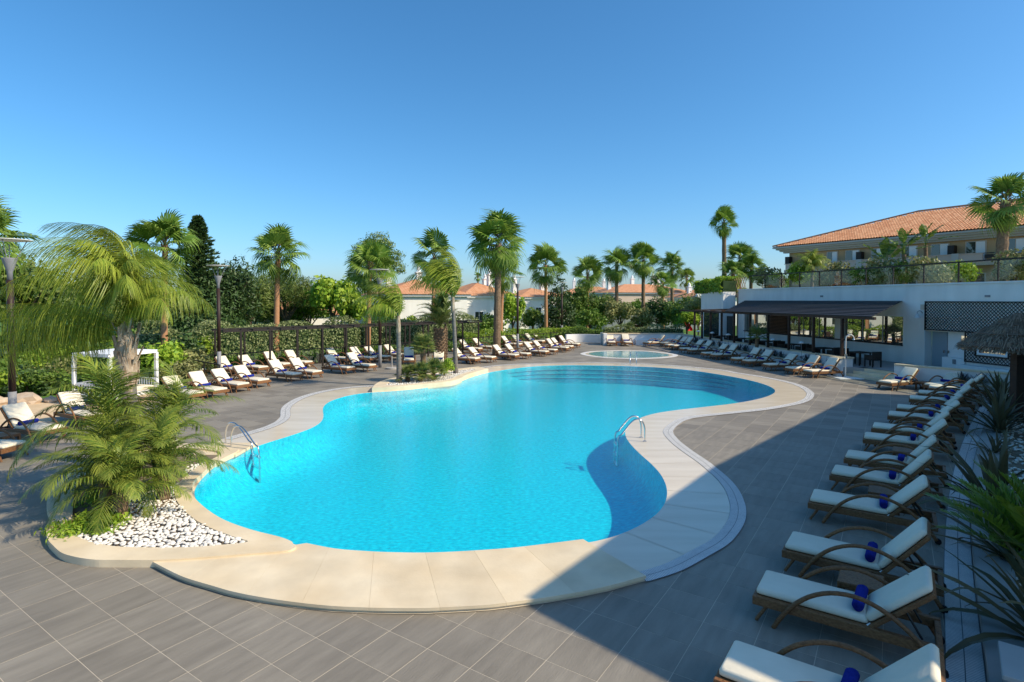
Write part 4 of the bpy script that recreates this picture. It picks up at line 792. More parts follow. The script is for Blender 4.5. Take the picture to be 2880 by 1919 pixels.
# ---------------------------------------------------------------- palm leaves
def frond(name,m,L=2.,n=34,ll=.5,rise=.5,droop=1.6,hang=.6,spread=55,lw=.03,seed=0,vdir=.35,petiole=.15,twist=0.,ragged=.1):
    """feather leaf: base at the origin, growing along +X, bending down by 'droop' radians along its length; leaflets hang by 'hang'"""
    r=np.random.RandomState(seed); K=16; th=np.linspace(rise,rise-droop,K); th=rise-droop*np.linspace(0,1,K)**1.25
    P=np.zeros((K,3))
    for i in range(1,K): a=.5*(th[i]+th[i-1]); P[i]=P[i-1]+np.array([math.cos(a),0,math.sin(a)])*L/(K-1)
    s=np.linspace(0,1,K); V=[];F4=[];rv=[]
    for i in range(K):      # rachis: flat-ish three-sided strip
        wd=.022*L*.35*(1-s[i])+.003; up=np.array([-math.sin(th[i]),0,math.cos(th[i])]); V+=[P[i]+[0,wd,0],P[i]+[0,-wd,0],P[i]-up*wd*1.2]; rv+=[.9]*3
    for i in range(K-1):
        for a,b in((0,1),(1,2),(2,0)): F4.append((3*i+a,3*i+b,3*i+3+b,3*i+3+a))
    for k in range(n):
        f=petiole+(1-petiole)*(k+.5)/n; q=np.array([np.interp(f,s,P[:,j]) for j in range(3)]); a=np.interp(f,s,th); T=np.array([math.cos(a),0,math.sin(a)]); up=np.array([-math.sin(a),0,math.cos(a)])
        env=min(1,(f-petiole)/.18+.35)*(1-.72*max(0,(f-.55)/.45)**1.6)
        for sd in(-1,1):
            l=ll*env*r.uniform(1-ragged*2,1+ragged); sp=R(spread)*r.uniform(.85,1.15)*(1-.45*f); vd=vdir+r.normal(0,.12)
            d=T*math.cos(sp)+(np.array([0,sd,0])*math.cos(vd)+up*math.sin(vd))*math.sin(sp); d/=np.linalg.norm(d)
            side=np.cross(d,up); side/=np.linalg.norm(side)+1e-9; w_=lw*(.6+.4*env)*r.uniform(.8,1.2)
            g_=np.array([0,0,-1.]); p0=q; h1=hang*r.uniform(.8,1.2); d1=d+g_*h1*.35; d1/=np.linalg.norm(d1); p1=p0+d1*l*.45; d2=d+g_*h1*1.15; d2/=np.linalg.norm(d2); p2=p1+d2*l*.35; d3=d+g_*h1*2.0; d3/=np.linalg.norm(d3); p3=p2+d3*l*.25
            b=len(V); V+=[p0-side*w_*.3,p0+side*w_*.3,p1-side*w_*.5,p1+side*w_*.5,p2-side*w_*.38,p2+side*w_*.38,p3-side*.001,p3+side*.001]; c=r.rand()*.7+.3*f; rv+=[c*.8,c*.8,c,c,c,c,c+.15,c+.15]
            F4+=[(b,b+1,b+3,b+2),(b+2,b+3,b+5,b+4),(b+4,b+5,b+7,b+6)]
    return npmesh(name,V,F4,m,rv)
def fanleaf(name,m,seed=0,pet=.9,rad=.8,n=30,span=300,droop=.8,split=.55,fold=.18,w=1.0):
    r=np.random.RandomState(seed); V=[];F4=[];rv=[]
    K=5
    for i in range(K):
        s=i/(K-1); p=np.array([pet*s,0,.10*math.sin(s*2.2)*pet]); wd=.025*(1-.4*s); V+=[p+[0,wd,0],p+[0,-wd,0],p-[0,0,wd]]; rv+=[.85]*3
    for i in range(K-1):
        for a,b in((0,1),(1,2),(2,0)): F4.append((3*i+a,3*i+b,3*i+3+b,3*i+3+a))
    H=np.array([pet,0,.10*math.sin(2.2)*pet]); A=R(span)
    for k in range(n):
        a0=-A/2+A*k/n; a1=-A/2+A*(k+1)/n; am=(a0+a1)/2; R_=rad*(.72+.28*math.cos(am*.55))*r.uniform(.9,1.06)
        cup=.22*abs(math.sin(am/2))      # halves lift to a shallow V
        def pt(rr,a,dz): return H+np.array([rr*math.cos(a),rr*math.sin(a),cup*rr*abs(math.sin(a))+dz])
        fs=split*R_; c=r.rand(); g_=droop*r.uniform(.7,1.3); z1=-.04*g_*R_; b=len(V)
        V+=[pt(.02,am,0),pt(fs,a0,z1-fold*.03),pt(fs,am,z1+fold*.05),pt(fs,a1,z1-fold*.03)]
        rr2=fs+(R_-fs)*.55; hw=(a1-a0)*.5*.55*fs/rr2
        V+=[pt(rr2,am-hw*.8,z1-.16*g_*R_),pt(rr2,am+hw*.8,z1-.16*g_*R_)]
        e=pt(fs+(R_-fs)*.82,am+r.normal(0,.04),z1-.42*g_*R_); V+=[e-[0,.002,0],e+[0,.002,0]]; rv+=[c*.6,c,c,c,c,c,c+.2,c+.2]
        F4+=[(b,b+1,b+2,b+2),(b,b+2,b+3,b+3),(b+1,b+2,b+5,b+4),(b+2,b+3,b+5,b+5),(b+4,b+5,b+7,b+6)]
    # degenerate quads are written as triangles
    me=bpy.data.meshes.new(name); me.from_pydata([tuple(v) for v in V],[],[tuple(dict.fromkeys(f)) for f in F4]); me.update(); me.materials.append(M[m]); a=me.attributes.new('rnd','FLOAT','POINT'); a.data.foreach_set('value',rv); return me
def blade(name,m,L=1.,wd=.05,droop=.7,seed=0,rise=0.):
    r=np.random.RandomState(seed); K=7; V=[];F=[];rv=[]; p=np.zeros(3); a=rise
    for i in range(K):
        s=i/(K-1); w_=wd*(.55+.9*s if s<.45 else .955*(1-((s-.45)/.55)**1.6)+.01); up=np.array([-math.sin(a),0,math.cos(a)]); V+=[p+np.array([0,w_,0])+up*w_*.35,p,p+np.array([0,-w_,0])+up*w_*.35]; rv+=[.4+.5*s]*3
        a-=droop/(K-1)*(.3+1.4*s); p=p+np.array([math.cos(a),0,math.sin(a)])*L/(K-1)
    for i in range(K-1):
        for q in(0,1): F.append((3*i+q,3*i+q+1,3*i+4+q,3*i+3+q))
    return npmesh(name,V,F,m,rv)
FAN=[fanleaf('fan_frond','leaf_fan',i,.85,1.22,26,235,d,.66) for i,d in enumerate((.5,.9,1.4))]
FAND=[fanleaf('fan_frond','leaf_fan',9+i,.85,1.15,26,220,1.9,.5) for i in range(2)]
CHAM=[fanleaf('fan_frond','leaf_yucca',20+i,.35,.42,20,230,.5,.35) for i in range(2)]
QUEEN=[frond('frond','leaf_queen',3.35,115,.95,1.25,2.35,3.2,72,.015,40+i,.05,.18,ragged=.25) for i in range(2)]+[frond('frond','leaf_queen',3.3,110,1.05,.55,.95,4.4,74,.015,44,.05,.14,ragged=.25)]
QUEENS=[frond('frond','leaf_queen',1.9,48,.62,.95,2.0,2.2,66,.024,50+i,.25,.14,ragged=.18) for i in range(2)]
PYG=[frond('frond','leaf_pyg',1.35,50,.33,.85,d,.55,60,.014,60+i,.25,.16,ragged=.15) for i,d in enumerate((1.5,1.9,2.2))]
PHX=[frond('frond','leaf_ph',2.5,46,.42,1.0,1.75,.2,52,.040,70+i,.5,.12) for i in range(2)]
CYC=[frond('frond','leaf_cyc',1.15,56,.16,.55,.7,.05,64,.024,80+i,.45,.08) for i in range(2)]
FLAX=[blade('blade','leaf_flax',1.25,.05,d,90+i) for i,d in enumerate((.35,.8,1.5))]
YUC=[blade('blade','leaf_yucca',.62,.020,.5,95+i) for i in range(2)]
def straw():
    me=[]
    for i in range(2):
        r=np.random.RandomState(100+i); V=[];F=[];rv=[]; K=9
        for k in range(4): V+=[(k*.3,.02,k*.1),(k*.3,-.02,k*.1)]; rv+=[.5,.5]
        F+=[(2*k,2*k+1,2*k+3,2*k+2) for k in range(3)]
        for sd in(-1,1):
            for k in range(12):
                s0,s1=k/12,(k+.9)/12; w0=.26*math.sin(math.pi*min(1,s0*.9+.08))**.7; w1=.26*math.sin(math.pi*min(1,s1*.9+.08))**.7; b=len(V)
                dz=lambda s:.3-.35*s*s; V+=[(.9+1.2*s0,0,dz(s0)),(.9+1.2*s1,0,dz(s1)),(.9+1.2*s1+.06,sd*w1,dz(s1)-.06+r.normal(0,.03)),(.9+1.2*s0+.05,sd*w0,dz(s0)-.06+r.normal(0,.03))]; F.append((b,b+1,b+2,b+3)); c=r.rand(); rv+=[c]*4
        me.append(npmesh('broad_leaf',V,F,'leaf_straw',rv))
    return me
STRAW=straw()
def put_fronds(t,z,meshes,spec,scale=1.,name='frond',cx=0,cy=0,r=rnd,wind=0.):
    for az,el,k,s in spec:
        link(name,meshes[k%len(meshes)],t,(cx,cy,z+r.uniform(-.04,.06)*scale),(r.uniform(-.18,.18),-el,az+wind*math.cos(az)),scale*s)
def trunk(t,pts,r0,r1,m,rings=0,name='trunk',flare=1.25,bumps=0.):
    P=spline(pts,6); n=len(P); rs=[]
    for i in range(n):
        s=i/(n-1); q=r0+(r1-r0)*s; q*=1+(flare-1)*max(0,1-s*9)
        rs.append(q*(1+bumps*(1 if i%2 else -1)))
    return MB().tube(P,rs,12).build(name,m,t,smooth=not bumps)
def fan_palm(label,x,y,h,cr,r0=.17,m='trunk_or',n=30,seed=0,z0=0.,lean=(0,0),dead=4,rough=False,group='tall fan palms'):
    r=random.Random(seed); t=thing('fan_palm',label,'palm tree',(x,y,z0),r.uniform(0,6),group); h-=z0
    c,s=math.cos(-t.rotation_euler.z),math.sin(-t.rotation_euler.z); lx,ly=lean[0]*c-lean[1]*s,lean[0]*s+lean[1]*c
    trunk(t,[(0,0,0),(lx*.25,ly*.25,h*.35),(lx*.6,ly*.6,h*.7),(lx,ly,h)],r0*(1.2 if rough else .98),r0*(.82 if rough else .68),m,bumps=.05 if rough else 0.)
    bt=MB()      # leaf bases under the crown
    for k in range(26):
        a=k*2.4; z=h-.75*cr*.35+k*.02*cr; bt.bar((lx+r0*.5*math.cos(a),ly+r0*.5*math.sin(a),z),(lx+r0*1.3*math.cos(a),ly+r0*1.3*math.sin(a),z+.22),.07,.03)
    bt.build('leaf_bases','trunk_br',t); sc_=cr/1.95
    for k in range(n):
        f=k/(n-1); el=R(84-128*f**1.1)+r.uniform(-.22,.22); az=k*2.39996+r.uniform(-.45,.45)
        me=FAN[k%3] if f<.78 else FAND[k%2]; link('frond',me,t,(lx,ly,h-.10*f*cr),(r.uniform(-.8,.8),-el,az),sc_*r.uniform(.78,1.12))
    for k in range(dead):
        o=link('dead_frond',FAND[k%2],t,(lx,ly,h-.2*cr),(r.uniform(-.4,.4),R(62),k*6.283/max(dead,1)+r.uniform(-.5,.5)),sc_*.8)
    return t
PX=lambda px,Y:(px-1440)/1590*Y
ZY=lambda py,Y:4+(842-py)/1590*Y
for i,(px,py,Y,cr,r0,n,rough,z0,label) in enumerate([
 (459,690,31,1.95,.19,34,0,0,'orange-trunked fan palm right behind the big feathery palm'),
 (775,716,36,2.0,.20,34,0,0,'orange-trunked fan palm standing alone left of the umbrella pine'),
 (1034,753,40,2.1,.19,32,0,0,'orange-trunked fan palm in front of the tall pine'),
 (1218,722,50,2.5,.18,22,0,0,'wind-blown fan palm crown behind the date palm'),
 (1407,765,50,2.1,.20,26,0,0,'shorter orange fan palm hidden behind the ragged trunk'),
 (1536,747,60,2.5,.22,30,0,-1,'orange-trunked fan palm above the far hedge'),
 (1652,771,70,2.4,.22,28,0,-1,'fan palm left of the paired brown-skirted palms'),
 (1734,747,75,2.6,.24,34,1,-1,'brown-skirted fan palm, left of the close pair'),
 (1809,732,75,2.6,.24,34,1,-1,'brown-skirted fan palm, right of the close pair'),
 (1891,752,80,2.5,.24,30,1,-1,'fan palm behind the low bushy palms'),
 (1866,796,70,1.9,.24,26,0,-1,'stout low fan palm before the cream villa'),
 (1928,783,95,1.9,.2,24,0,-1,'small far fan palm beside the curved gable'),
 (2038,627,75,2.3,.30,26,1,-1,'very tall slender fan palm left of the hotel'),
 (2811,569,34,2.0,.30,26,1,4.5,'thick fan palm on the terrace before the hotel roof'),
 (-28,655,27,2.1,.2,30,0,0,'fan palm cut by the left frame edge'),
 (1348,778,110,1.1,.2,18,0,-1,'tiny distant fan palm above the villa chimneys'),
 (1200,800,95,1.6,.2,18,0,-1,'distant fan palm behind the white villa roofs'),
 (2190,800,80,2.0,.2,20,0,-1,'far fan palm tips just behind the terrace glass')]):
    fan_palm(label,PX(px,Y),Y,ZY(py,Y),cr,r0,'trunk_br' if rough else 'trunk_or',int(n*.66),200+i,z0,(rnd.uniform(-.3,.3),0),5 if rough else 3,bool(rough))
fan_palm('big ragged-trunk fan palm rising from the far lounger row',-1.1,40.7,8.0,2.5,.24,'trunk_br',27,330,0,(.15,0),4,True)
# big queen palm on the planter
q=thing('queen_palm','big feathery queen palm with husky bulging trunk on the near planter','palm tree',(-9.18,13.45,.065))
trunk(q,[(0,0,0),(.03,0,.9),(0,0,1.9),(-.02,0,2.35)],.19,.185,'trunk_gr')
hk=MB().lathe([(.185,0),(.22,.12),(.26,.35),(.25,.65),(.22,.95),(.19,1.25),(.13,1.5),(.05,1.75)],14,(-.02,0,1.72)); hk.v=[(x+.03*math.sin(z*9+y*7),y+.03*math.cos(z*11+x*9),z) for x,y,z in hk.v]; hk.build('husk','boot',q,smooth=True)
for k in range(20):
    a=k*2.4; z=1.9+.07*k; MB().bar((.20*math.cos(a),.20*math.sin(a),z),((.25+.04*(k%3))*math.cos(a+.2),(.25+.04*(k%3))*math.sin(a+.2),z+.34),.09,.02).build('leaf_base','boot',q)
put_fronds(q,3.2,QUEEN,[(R(180),R(-4),2,1.12),(R(192),R(-10),2,1.12),(R(168),R(-2),2,1.08),(R(200),R(-16),2,1.0),(R(212),R(2),2,.85),(R(148),R(0),2,.9),(R(350),R(8),0,.74),(R(20),R(2),1,.74),(R(330),R(0),0,.7)]+[(k*2.39996+.4,R(58-46*k/25),k%2,(.70+.34*(.5-.5*math.cos(k*2.39996+.4)))*rnd.uniform(.93,1.05)) for k in range(26)]+[(R(170),R(48),0,1.12),(R(196),R(44),1,1.12),(R(150),R(52),0,1.05)],1.0,r=random.Random(5))
def queen_small(label,x,y,h,lean,spec,sc_):
    t=thing('queen_palm',label,'palm tree',(x,y,.14)); trunk(t,[(0,0,0),(lean[0]*.3,lean[1]*.3,h*.4),(lean[0],lean[1],h)],.13,.085,'trunk_gr'); MB().lathe([(.085,-.7),(.11,-.5),(.09,0),(.03,.5)],12,(lean[0],lean[1],h)).build('husk','boot',t,smooth=True)
    put_fronds(t,h,QUEENS,spec,sc_,cx=lean[0],cy=lean[1],r=random.Random(int(x*10))); return t
queen_small('young feathery palm on the left of the gravel island, fronds blown left',-5.19,25.9,2.95,(-.02,0),[(R(180),R(45),0,1.0),(R(170),R(25),1,1.0),(R(200),R(20),0,1.),(R(190),R(62),1,1.),(R(150),R(50),0,.9),(R(215),R(48),1,.9),(R(130),R(70),0,.8),(R(230),R(5),1,.8),(R(160),R(0),0,.9),(R(185),R(-10),1,.8),(R(90),R(60),0,.6)],1.35)
queen_small('taller feathery palm on the right of the gravel island, fronds blown left',-2.91,29.2,3.85,(-.15,0),[(R(180),R(50),0,1.0),(R(175),R(35),1,1.1),(R(200),R(40),0,1.1),(R(160),R(42),1,1.1),(R(150),R(60),0,1.),(R(215),R(55),1,1.),(R(185),R(18),0,1.1),(R(170),R(10),1,1.0),(R(100),R(75),0,.9),(R(260),R(70),1,.9),(R(30),R(70),0,.7),(R(350),R(55),1,.45),(R(195),R(70),1,1.1),(R(165),R(75),0,1.1)],1.5)
ph=thing('date_palm','stout date palm with pineapple-patterned trunk behind the gravel island','palm tree',(-4.38,34.6,0))
pt_=MB()
trunk(ph,[(0,0,0),(0,0,1.0),(0,0,2.2)],.34,.36,'trunk_br',flare=1.1)
for k in range(150):
    a=k*2.39996; z=.1+k*.0142; rr=.36; pt_.bar((rr*math.cos(a),rr*math.sin(a),z),((rr+.09)*math.cos(a),(rr+.09)*math.sin(a),z+.12),.13,.03)
pt_.build('trunk_scales','trunk_br',ph)
put_fronds(ph,2.3,PHX,[(k*2.39996,R(80-95*(k/33)),k,rnd.uniform(.9,1.1)) for k in range(34)],.95,r=random.Random(3))
for i,(x,y,h,sc_,lab,n) in enumerate([(-7.05,10.1,.45,1.0,'near planter pygmy date palm with arching fronds over the pebbles',24),(-6.8,10.95,.5,.98,'pygmy date palm leaning over the pool kerb on the near planter',22),(-8.35,11.7,1.1,1.4,'taller pygmy date palm at the back left of the near planter',20),(-7.6,12.5,1.0,1.15,'taller pygmy date palm right of the big palm trunk',20),(-7.75,10.7,.55,1.15,'low pygmy date palm at the left end of the near planter',24),(-7.3,11.6,.6,1.0,'low pygmy date palm in front of the big palm trunk',16)]):
    t=thing('pygmy_date_palm',lab,'palm tree',(x,y,.065),0,'pygmy date palms on the near planter'); trunk(t,[(0,0,0),(.04,-.05,h*.5),(0,0,h)],.10,.12,'trunk_br',bumps=.08); put_fronds(t,h,PYG,[(k*2.39996+i,R(68-92*(k/(n-1))),k,rnd.uniform(.9,1.15)) for k in range(n)],sc_,r=random.Random(20+i))
def cycad(label,x,y,z,n,sc_,a0=0,a1=360,e0=70,e1=10,h=.3):
    t=thing('cycad',label,'cycad',(x,y,z)); trunk(t,[(0,0,0),(0,0,h*.6),(0,0,h)],.13,.13,'trunk_br',bumps=.1); put_fronds(t,h,CYC,[(R(a0+(a1-a0)*((k*.618)%1)),R(e0-(e0-e1)*k/(n-1)),k,rnd.uniform(.9,1.1)) for k in range(n)],sc_,r=random.Random(int(x*7))); return t
cycad('dark cycad with stiff fronds behind the near planter palms',-8.6,12.3,.065,16,.9,0,360,60,5,.35)
cycad('glossy cycad with sunlit stiff fronds at the right frame edge',6.62,6.95,.06,26,1.2,70,290,62,8,.5)
def flax(label,x,y,z,n,sc_,m=FLAX,cat='flax plant',name='flax_plant'):
    r=random.Random(int(x*31+y*17)); t=thing(name,label,cat,(x,y,z),0,'spiky plants in the shaded bed' if m is FLAX else None)
    if t.get('group') is None: t['group']='spiky yuccas by the low wall'
    for k in range(n): f=k/(n-1); link('blade',m[k%len(m)],t,(r.uniform(-.09,.09),r.uniform(-.09,.09),0),(r.uniform(-.4,.4),-R(86-62*f)+r.uniform(-.12,.12),k*2.4+r.uniform(-.3,.3)),sc_*r.uniform(.75,1.1))
for x_,y_,n,sc_,lab in [(6.05,6.25,40,1.25,'large dark flax clump with long blades at the bottom right corner'),(7.45,8.35,34,1.05,'dark flax clump just behind the sunlit cycad fronds'),(8.75,10.1,46,1.35,'dense bronze flax clump beside the middle shaded loungers'),(12.3,14.3,24,.6,'small grey-green flax tuft amid the pebble bed'),(14.3,16.5,44,1.25,'bronze flax clump between the pebbles and the parasol post'),(16.6,19.2,34,1.1,'dark flax clump just left of the parasol post'),(18.9,21.7,34,1.1,'green flax clump at the far end of the shaded bed')]: flax(lab,x_,y_,.06,n,sc_)
for i,(x,y) in enumerate([(20.05,23.2),(21.3,21.9)]): flax('spiky yucca on the %s planter ledge by the lattice wall'%('sunlit' if i==0 else 'shaded'),x,y,.38,30,1.0,YUC,'yucca','yucca')
# island undergrowth
def cham(label,x,y,z,h,sc_,n,tr=.12): t=thing('dwarf_fan_palm',label,'palm tree',(x,y,z),0,'dwarf fan palms on the gravel island'); trunk(t,[(0,0,0),(0,0,h*.5),(0,0,h)],tr,tr*.9,'trunk_br',bumps=.1); put_fronds(t,h,CHAM,[(k*2.39996,R(80-90*k/(n-1)),k,rnd.uniform(.85,1.1)) for k in range(n)],sc_,r=random.Random(int(x*100)))
cham('dwarf fan palm on a short shaggy trunk in the island centre',-4.3,27.3,.14,1.45,1.15,30,.14); cham('low dwarf fan palm at the left of the gravel island',-4.85,26.2,.14,.25,1.05,22); cham('low dwarf fan palm at the front of the gravel island',-4.25,26.2,.14,.3,1.1,24); cham('low dwarf fan palm at the right of the gravel island',-3.75,26.9,.14,.3,1.2,24); cham('little potted-looking palm beside the end wall hedge',10.4,50.3,.9,.35,1.2,18)
# ---------------------------------------------------------------- leafy trees, shrubs, hedges
def leaves(blobs,n,size,seed,m,shell=.55,jit=.25,flat=.0,aspect=.6,noise=.22,up=0.):
    """leaf quads through the outer volume of some ellipsoids (cx,cy,cz,rx,ry,rz)"""
    r=np.random.RandomState(seed); B=np.array(blobs,float); vol=(B[:,3]*B[:,4]*B[:,5])**.7; pick=r.choice(len(B),n,p=vol/vol.sum()); b=B[pick]
    d=r.normal(size=(n,3)); d/=np.linalg.norm(d,axis=1,keepdims=True); rad=(shell+(1-shell)*r.rand(n)**.6)
    ph=r.rand(3)*6; lump=1+noise*(np.sin(d[:,0]*5+ph[0]+b[:,0])*np.cos(d[:,1]*6+ph[1]+b[:,1])+np.sin(d[:,2]*7+ph[2]+b[:,2])*.6)
    P=b[:,:3]+d*b[:,3:6]*(rad*lump)[:,None]+r.normal(size=(n,3))*jit*size
    nn=d+r.normal(size=(n,3))*.7; nn[:,2]+=up; nn/=np.linalg.norm(nn,axis=1,keepdims=True); t=np.cross(nn,r.normal(size=(n,3))); t/=np.linalg.norm(t,axis=1,keepdims=True)
    if flat: t[:,2]=t[:,2]*(1-flat)+flat*.9; t/=np.linalg.norm(t,axis=1,keepdims=True)
    s=np.cross(nn,t); s/=np.linalg.norm(s,axis=1,keepdims=True); L=size*r.uniform(.6,1.3,n)[:,None]; W=L*aspect*.5
    V=np.stack([P-t*L*.5,P+s*W-t*L*.05,P+t*L*.5,P-s*W-t*L*.05],1).reshape(-1,3); F=np.arange(4*n).reshape(-1,4); return V,F,np.repeat(r.rand(n),4)
def crownmesh(name,m,*a,**k): V,F,rv=leaves(*a,m=m,**k); return npmesh(name,V,F,m,rv)
def core(mb,blobs,k=.62):
    for b in blobs: mb.add((pv1*2*np.array(b[3:6])*k+np.array(b[:3])).tolist(),pf1.tolist())
    return mb
def tree(label,x,y,blobs,n,size,m,trunk_h=2,tr=.15,seed=0,limbs=4,z0=0,name='garden_tree',cat='tree',group='trees of the garden behind the pool',**k):
    t=thing(name,label,cat,(x,y,z0),0,group); r=random.Random(seed); top=max(b[2]+b[5]*.3 for b in blobs)
    if trunk_h:
        tb=MB().tube(spline([(0,0,-.2),(r.uniform(-.1,.1),0,trunk_h*.5),(r.uniform(-.2,.2),0,trunk_h)],4),tr,8)
        for b in blobs[:8]: tb.tube([(0,0,trunk_h*.7),((b[0])*.5,(b[1])*.5,(trunk_h+b[2])*.5),(b[0],b[1],b[2])],[tr*.6,tr*.4,tr*.15],6)
        tb.build('trunk','bark',t)
    link('crown',crownmesh('crown',m,blobs,n,size,seed,**k),t); return t
def cloud(n,rx,ry,rz,cz,seed,br=(.28,.5)):
    r=random.Random(seed); out=[]
    for i in range(n):
        a=r.uniform(0,6.283); e=r.uniform(-.5,1.2); q=r.uniform(.35,.8); s=r.uniform(*br); out.append((rx*q*math.cos(a)*math.cos(e*.8),ry*q*math.sin(a)*math.cos(e*.8),cz+rz*q*math.sin(e),rx*s,ry*s,rz*s*1.1))
    return out
def cone(h,r0,zb,seed,n=26):
    r=random.Random(seed); out=[]
    for i in range(n):
        f=i/(n-1); z=zb+(h-zb)*f; rr=r0*(1-f)**.85; a=i*2.4; s=max(.22,rr*.48); out.append((rr*.6*math.cos(a),rr*.6*math.sin(a),z,s,s,s*.75))
    return out
def at(px,Y): return PX(px,Y),Y
# tall dark conifer
x,y=at(560,44); t=tree('tall dark spiky conifer with layered branches on the left',x,y,[(0,0,3,3.2,3.0,2.8)]+cone(6.5,3.6,1.6,4,30),9000,.34,'leaf_dark',5.5,.25,31,name='conifer',aspect=.35,shell=.6)
V=[];F=[];rv=[]
r_=np.random.RandomState(8)
for k in range(150):
    f=k/149; z=4.6+5.7*f; L=(1.75+.5*math.sin(k*1.7))*(1-f)**.9+.15; a=k*2.4
    for j in range(80):
        s=r_.rand(); p=np.array([L*s*math.cos(a),L*s*math.sin(a),z+.22*L*s]); d=np.array([math.cos(a)+r_.normal(0,.6),math.sin(a)+r_.normal(0,.6),.5+r_.normal(0,.4)]); d/=np.linalg.norm(d); q_=np.cross(d,r_.normal(size=3)); q_/=np.linalg.norm(q_); l=.30; b=len(V); V+=[p,p+d*l*.5+q_*.05,p+d*l,p+d*l*.5-q_*.05]; F.append((b,b+1,b+2,b+3)); rv+=[r_.rand()]*4
link('spire',npmesh('spire',V,F,'leaf_dark',rv),t); MB().tube([(0,0,4),(0,0,10.3)],[.12,.02],6).build('trunk','bark',t)
x,y=at(640,46); tree('broad dark evergreen filling the space right of the conifer',x,y,cloud(20,3.0,2.6,3.2,4.0,5),9000,.30,'leaf_dark',2.5,.2,32,name='conifer',aspect=.4)
x,y=at(700,48); tree('feathery mid-green pine between the conifer and the lone palm',x,y,cloud(16,2.0,1.9,2.7,3.7,6),5200,.38,'leaf_pine',2.5,.18,33,name='pine_tree',aspect=.16,flat=.5)
x,y=at(805,52); tree('round-topped umbrella pine with dark trunks behind the lone palm',x,y,[(dx,dy,4.7+.5*rnd.random()-.1*abs(dx),1.3,1.25,1.25) for dx,dy in [(-2.2,0),(-1.7,.3),(-.8,.6),(0,-.4),(.9,.5),(1.7,0),(2.3,.2),(-1.2,-.9),(.4,-1.0),(1.3,-.8),(0,.9)]],9500,.34,'leaf_pine',2.6,.2,34,name='pine_tree',aspect=.16,flat=.7)
x,y=at(935,50); tree('bright yellow-green large-leaved tree beyond the hedge',x,y,cloud(16,2.1,1.9,2.0,4.2,7),2600,.48,'leaf_bright',2.8,.12,35,aspect=.6,shell=.45)
x,y=at(985,47); tree('bright leafy lower tree beside the orange palm trunk',x,y,cloud(10,1.3,1.3,1.5,3.2,8),1500,.45,'leaf_bright',2.2,.1,36,aspect=.6,shell=.45)
x,y=at(1065,74); tree('tall open-crowned pine rising behind the villas',x,y,[(0,0,11.2,1.9,1.8,1.4),(-1.6,0,10.4,1.7,1.6,1.3),(-2.4,0,9.2,1.3,1.3,1.0),(1.7,.3,9.6,1.5,1.4,1.1),(.6,-.5,8.6,1.5,1.5,1.0),(-1.0,.4,8.8,1.4,1.4,1.0),(2.6,0,8.0,1.0,1.0,.8),(-.4,0,7.4,1.6,1.6,.9)],9000,.36,'leaf_pine',8,.25,37,name='pine_tree',aspect=.3)
x,y=at(1442,58); tree('bright green rounded tree between the ragged palm and the lamp',x,y,cloud(12,1.25,1.2,2.0,3.0,9),2600,.30,'leaf_bright',1.5,.12,38,aspect=.6)
x,y=at(1572,63); tree('dark conical cypress beside the far orange palm',x,y,cone(7.6,2.7,.3,10,24),5200,.34,'leaf_dark',4,.18,39,name='cypress',aspect=.4)
x,y=at(1615,66); tree('dark green evergreen right of the conical cypress',x,y,cloud(14,2.0,2.0,2.6,2.6,11),3600,.32,'leaf_mid',2,.15,40)
for i,(px,Y,rx,rz,cz,m,n,s,lab) in enumerate([(1690,66,1.8,2.0,2.2,'leaf_mid',2600,.30,'mid-green shrub tree left of the olive bushes'),(1745,64,1.9,1.7,2.1,'leaf_olive',2600,.26,'loose olive-green bush beyond the end wall'),(1800,66,1.6,1.3,1.7,'leaf_olive',2000,.26,'flowering grey-green bush behind the playhouse'),(1850,68,1.9,2.1,2.3,'leaf_dark',2600,.30,'dark round bush below the brown-skirted palms'),(1900,66,1.5,1.6,1.9,'leaf_mid',2000,.28,'dark glossy bush left of the play tower'),(1965,64,2.0,1.9,2.6,'leaf_olive',3000,.24,'olive tree left of the end pavilion'),(1935,58,1.2,1.0,1.9,'leaf_bright',1400,.28,'lime-green shrub beside the bar beam'),(1660,60,1.5,1.6,1.7,'leaf_mid',2000,.28,'dense green shrub behind the curved wall')]):
    x,y=at(px,Y); tree(lab,x,y,cloud(12,rx,rx*.9,rz,cz,50+i),n,s,m,1.2,.1,60+i,name='shrub_tree')
for i,(px,Y,rx,rz,cz,m,lab) in enumerate([(60,42,3.4,2.6,4.2,'leaf_pine','big rounded pine crown at the left frame edge'),(170,50,3.6,2.4,3.4,'leaf_pine','broad pine mass behind the big feathery palm'),(300,55,4.0,2.6,3.6,'leaf_mid','rounded green tree seen through the feathery palm'),(390,46,3.0,2.6,2.8,'leaf_dark','dark evergreen behind the daybed palm')]):
    x,y=at(px,Y); tree(lab,x,y,cloud(18,rx,rx*.8,rz,cz,80+i),6000,.36,m,2.2,.25,90+i,name='pine_tree' if i<2 else 'garden_tree')
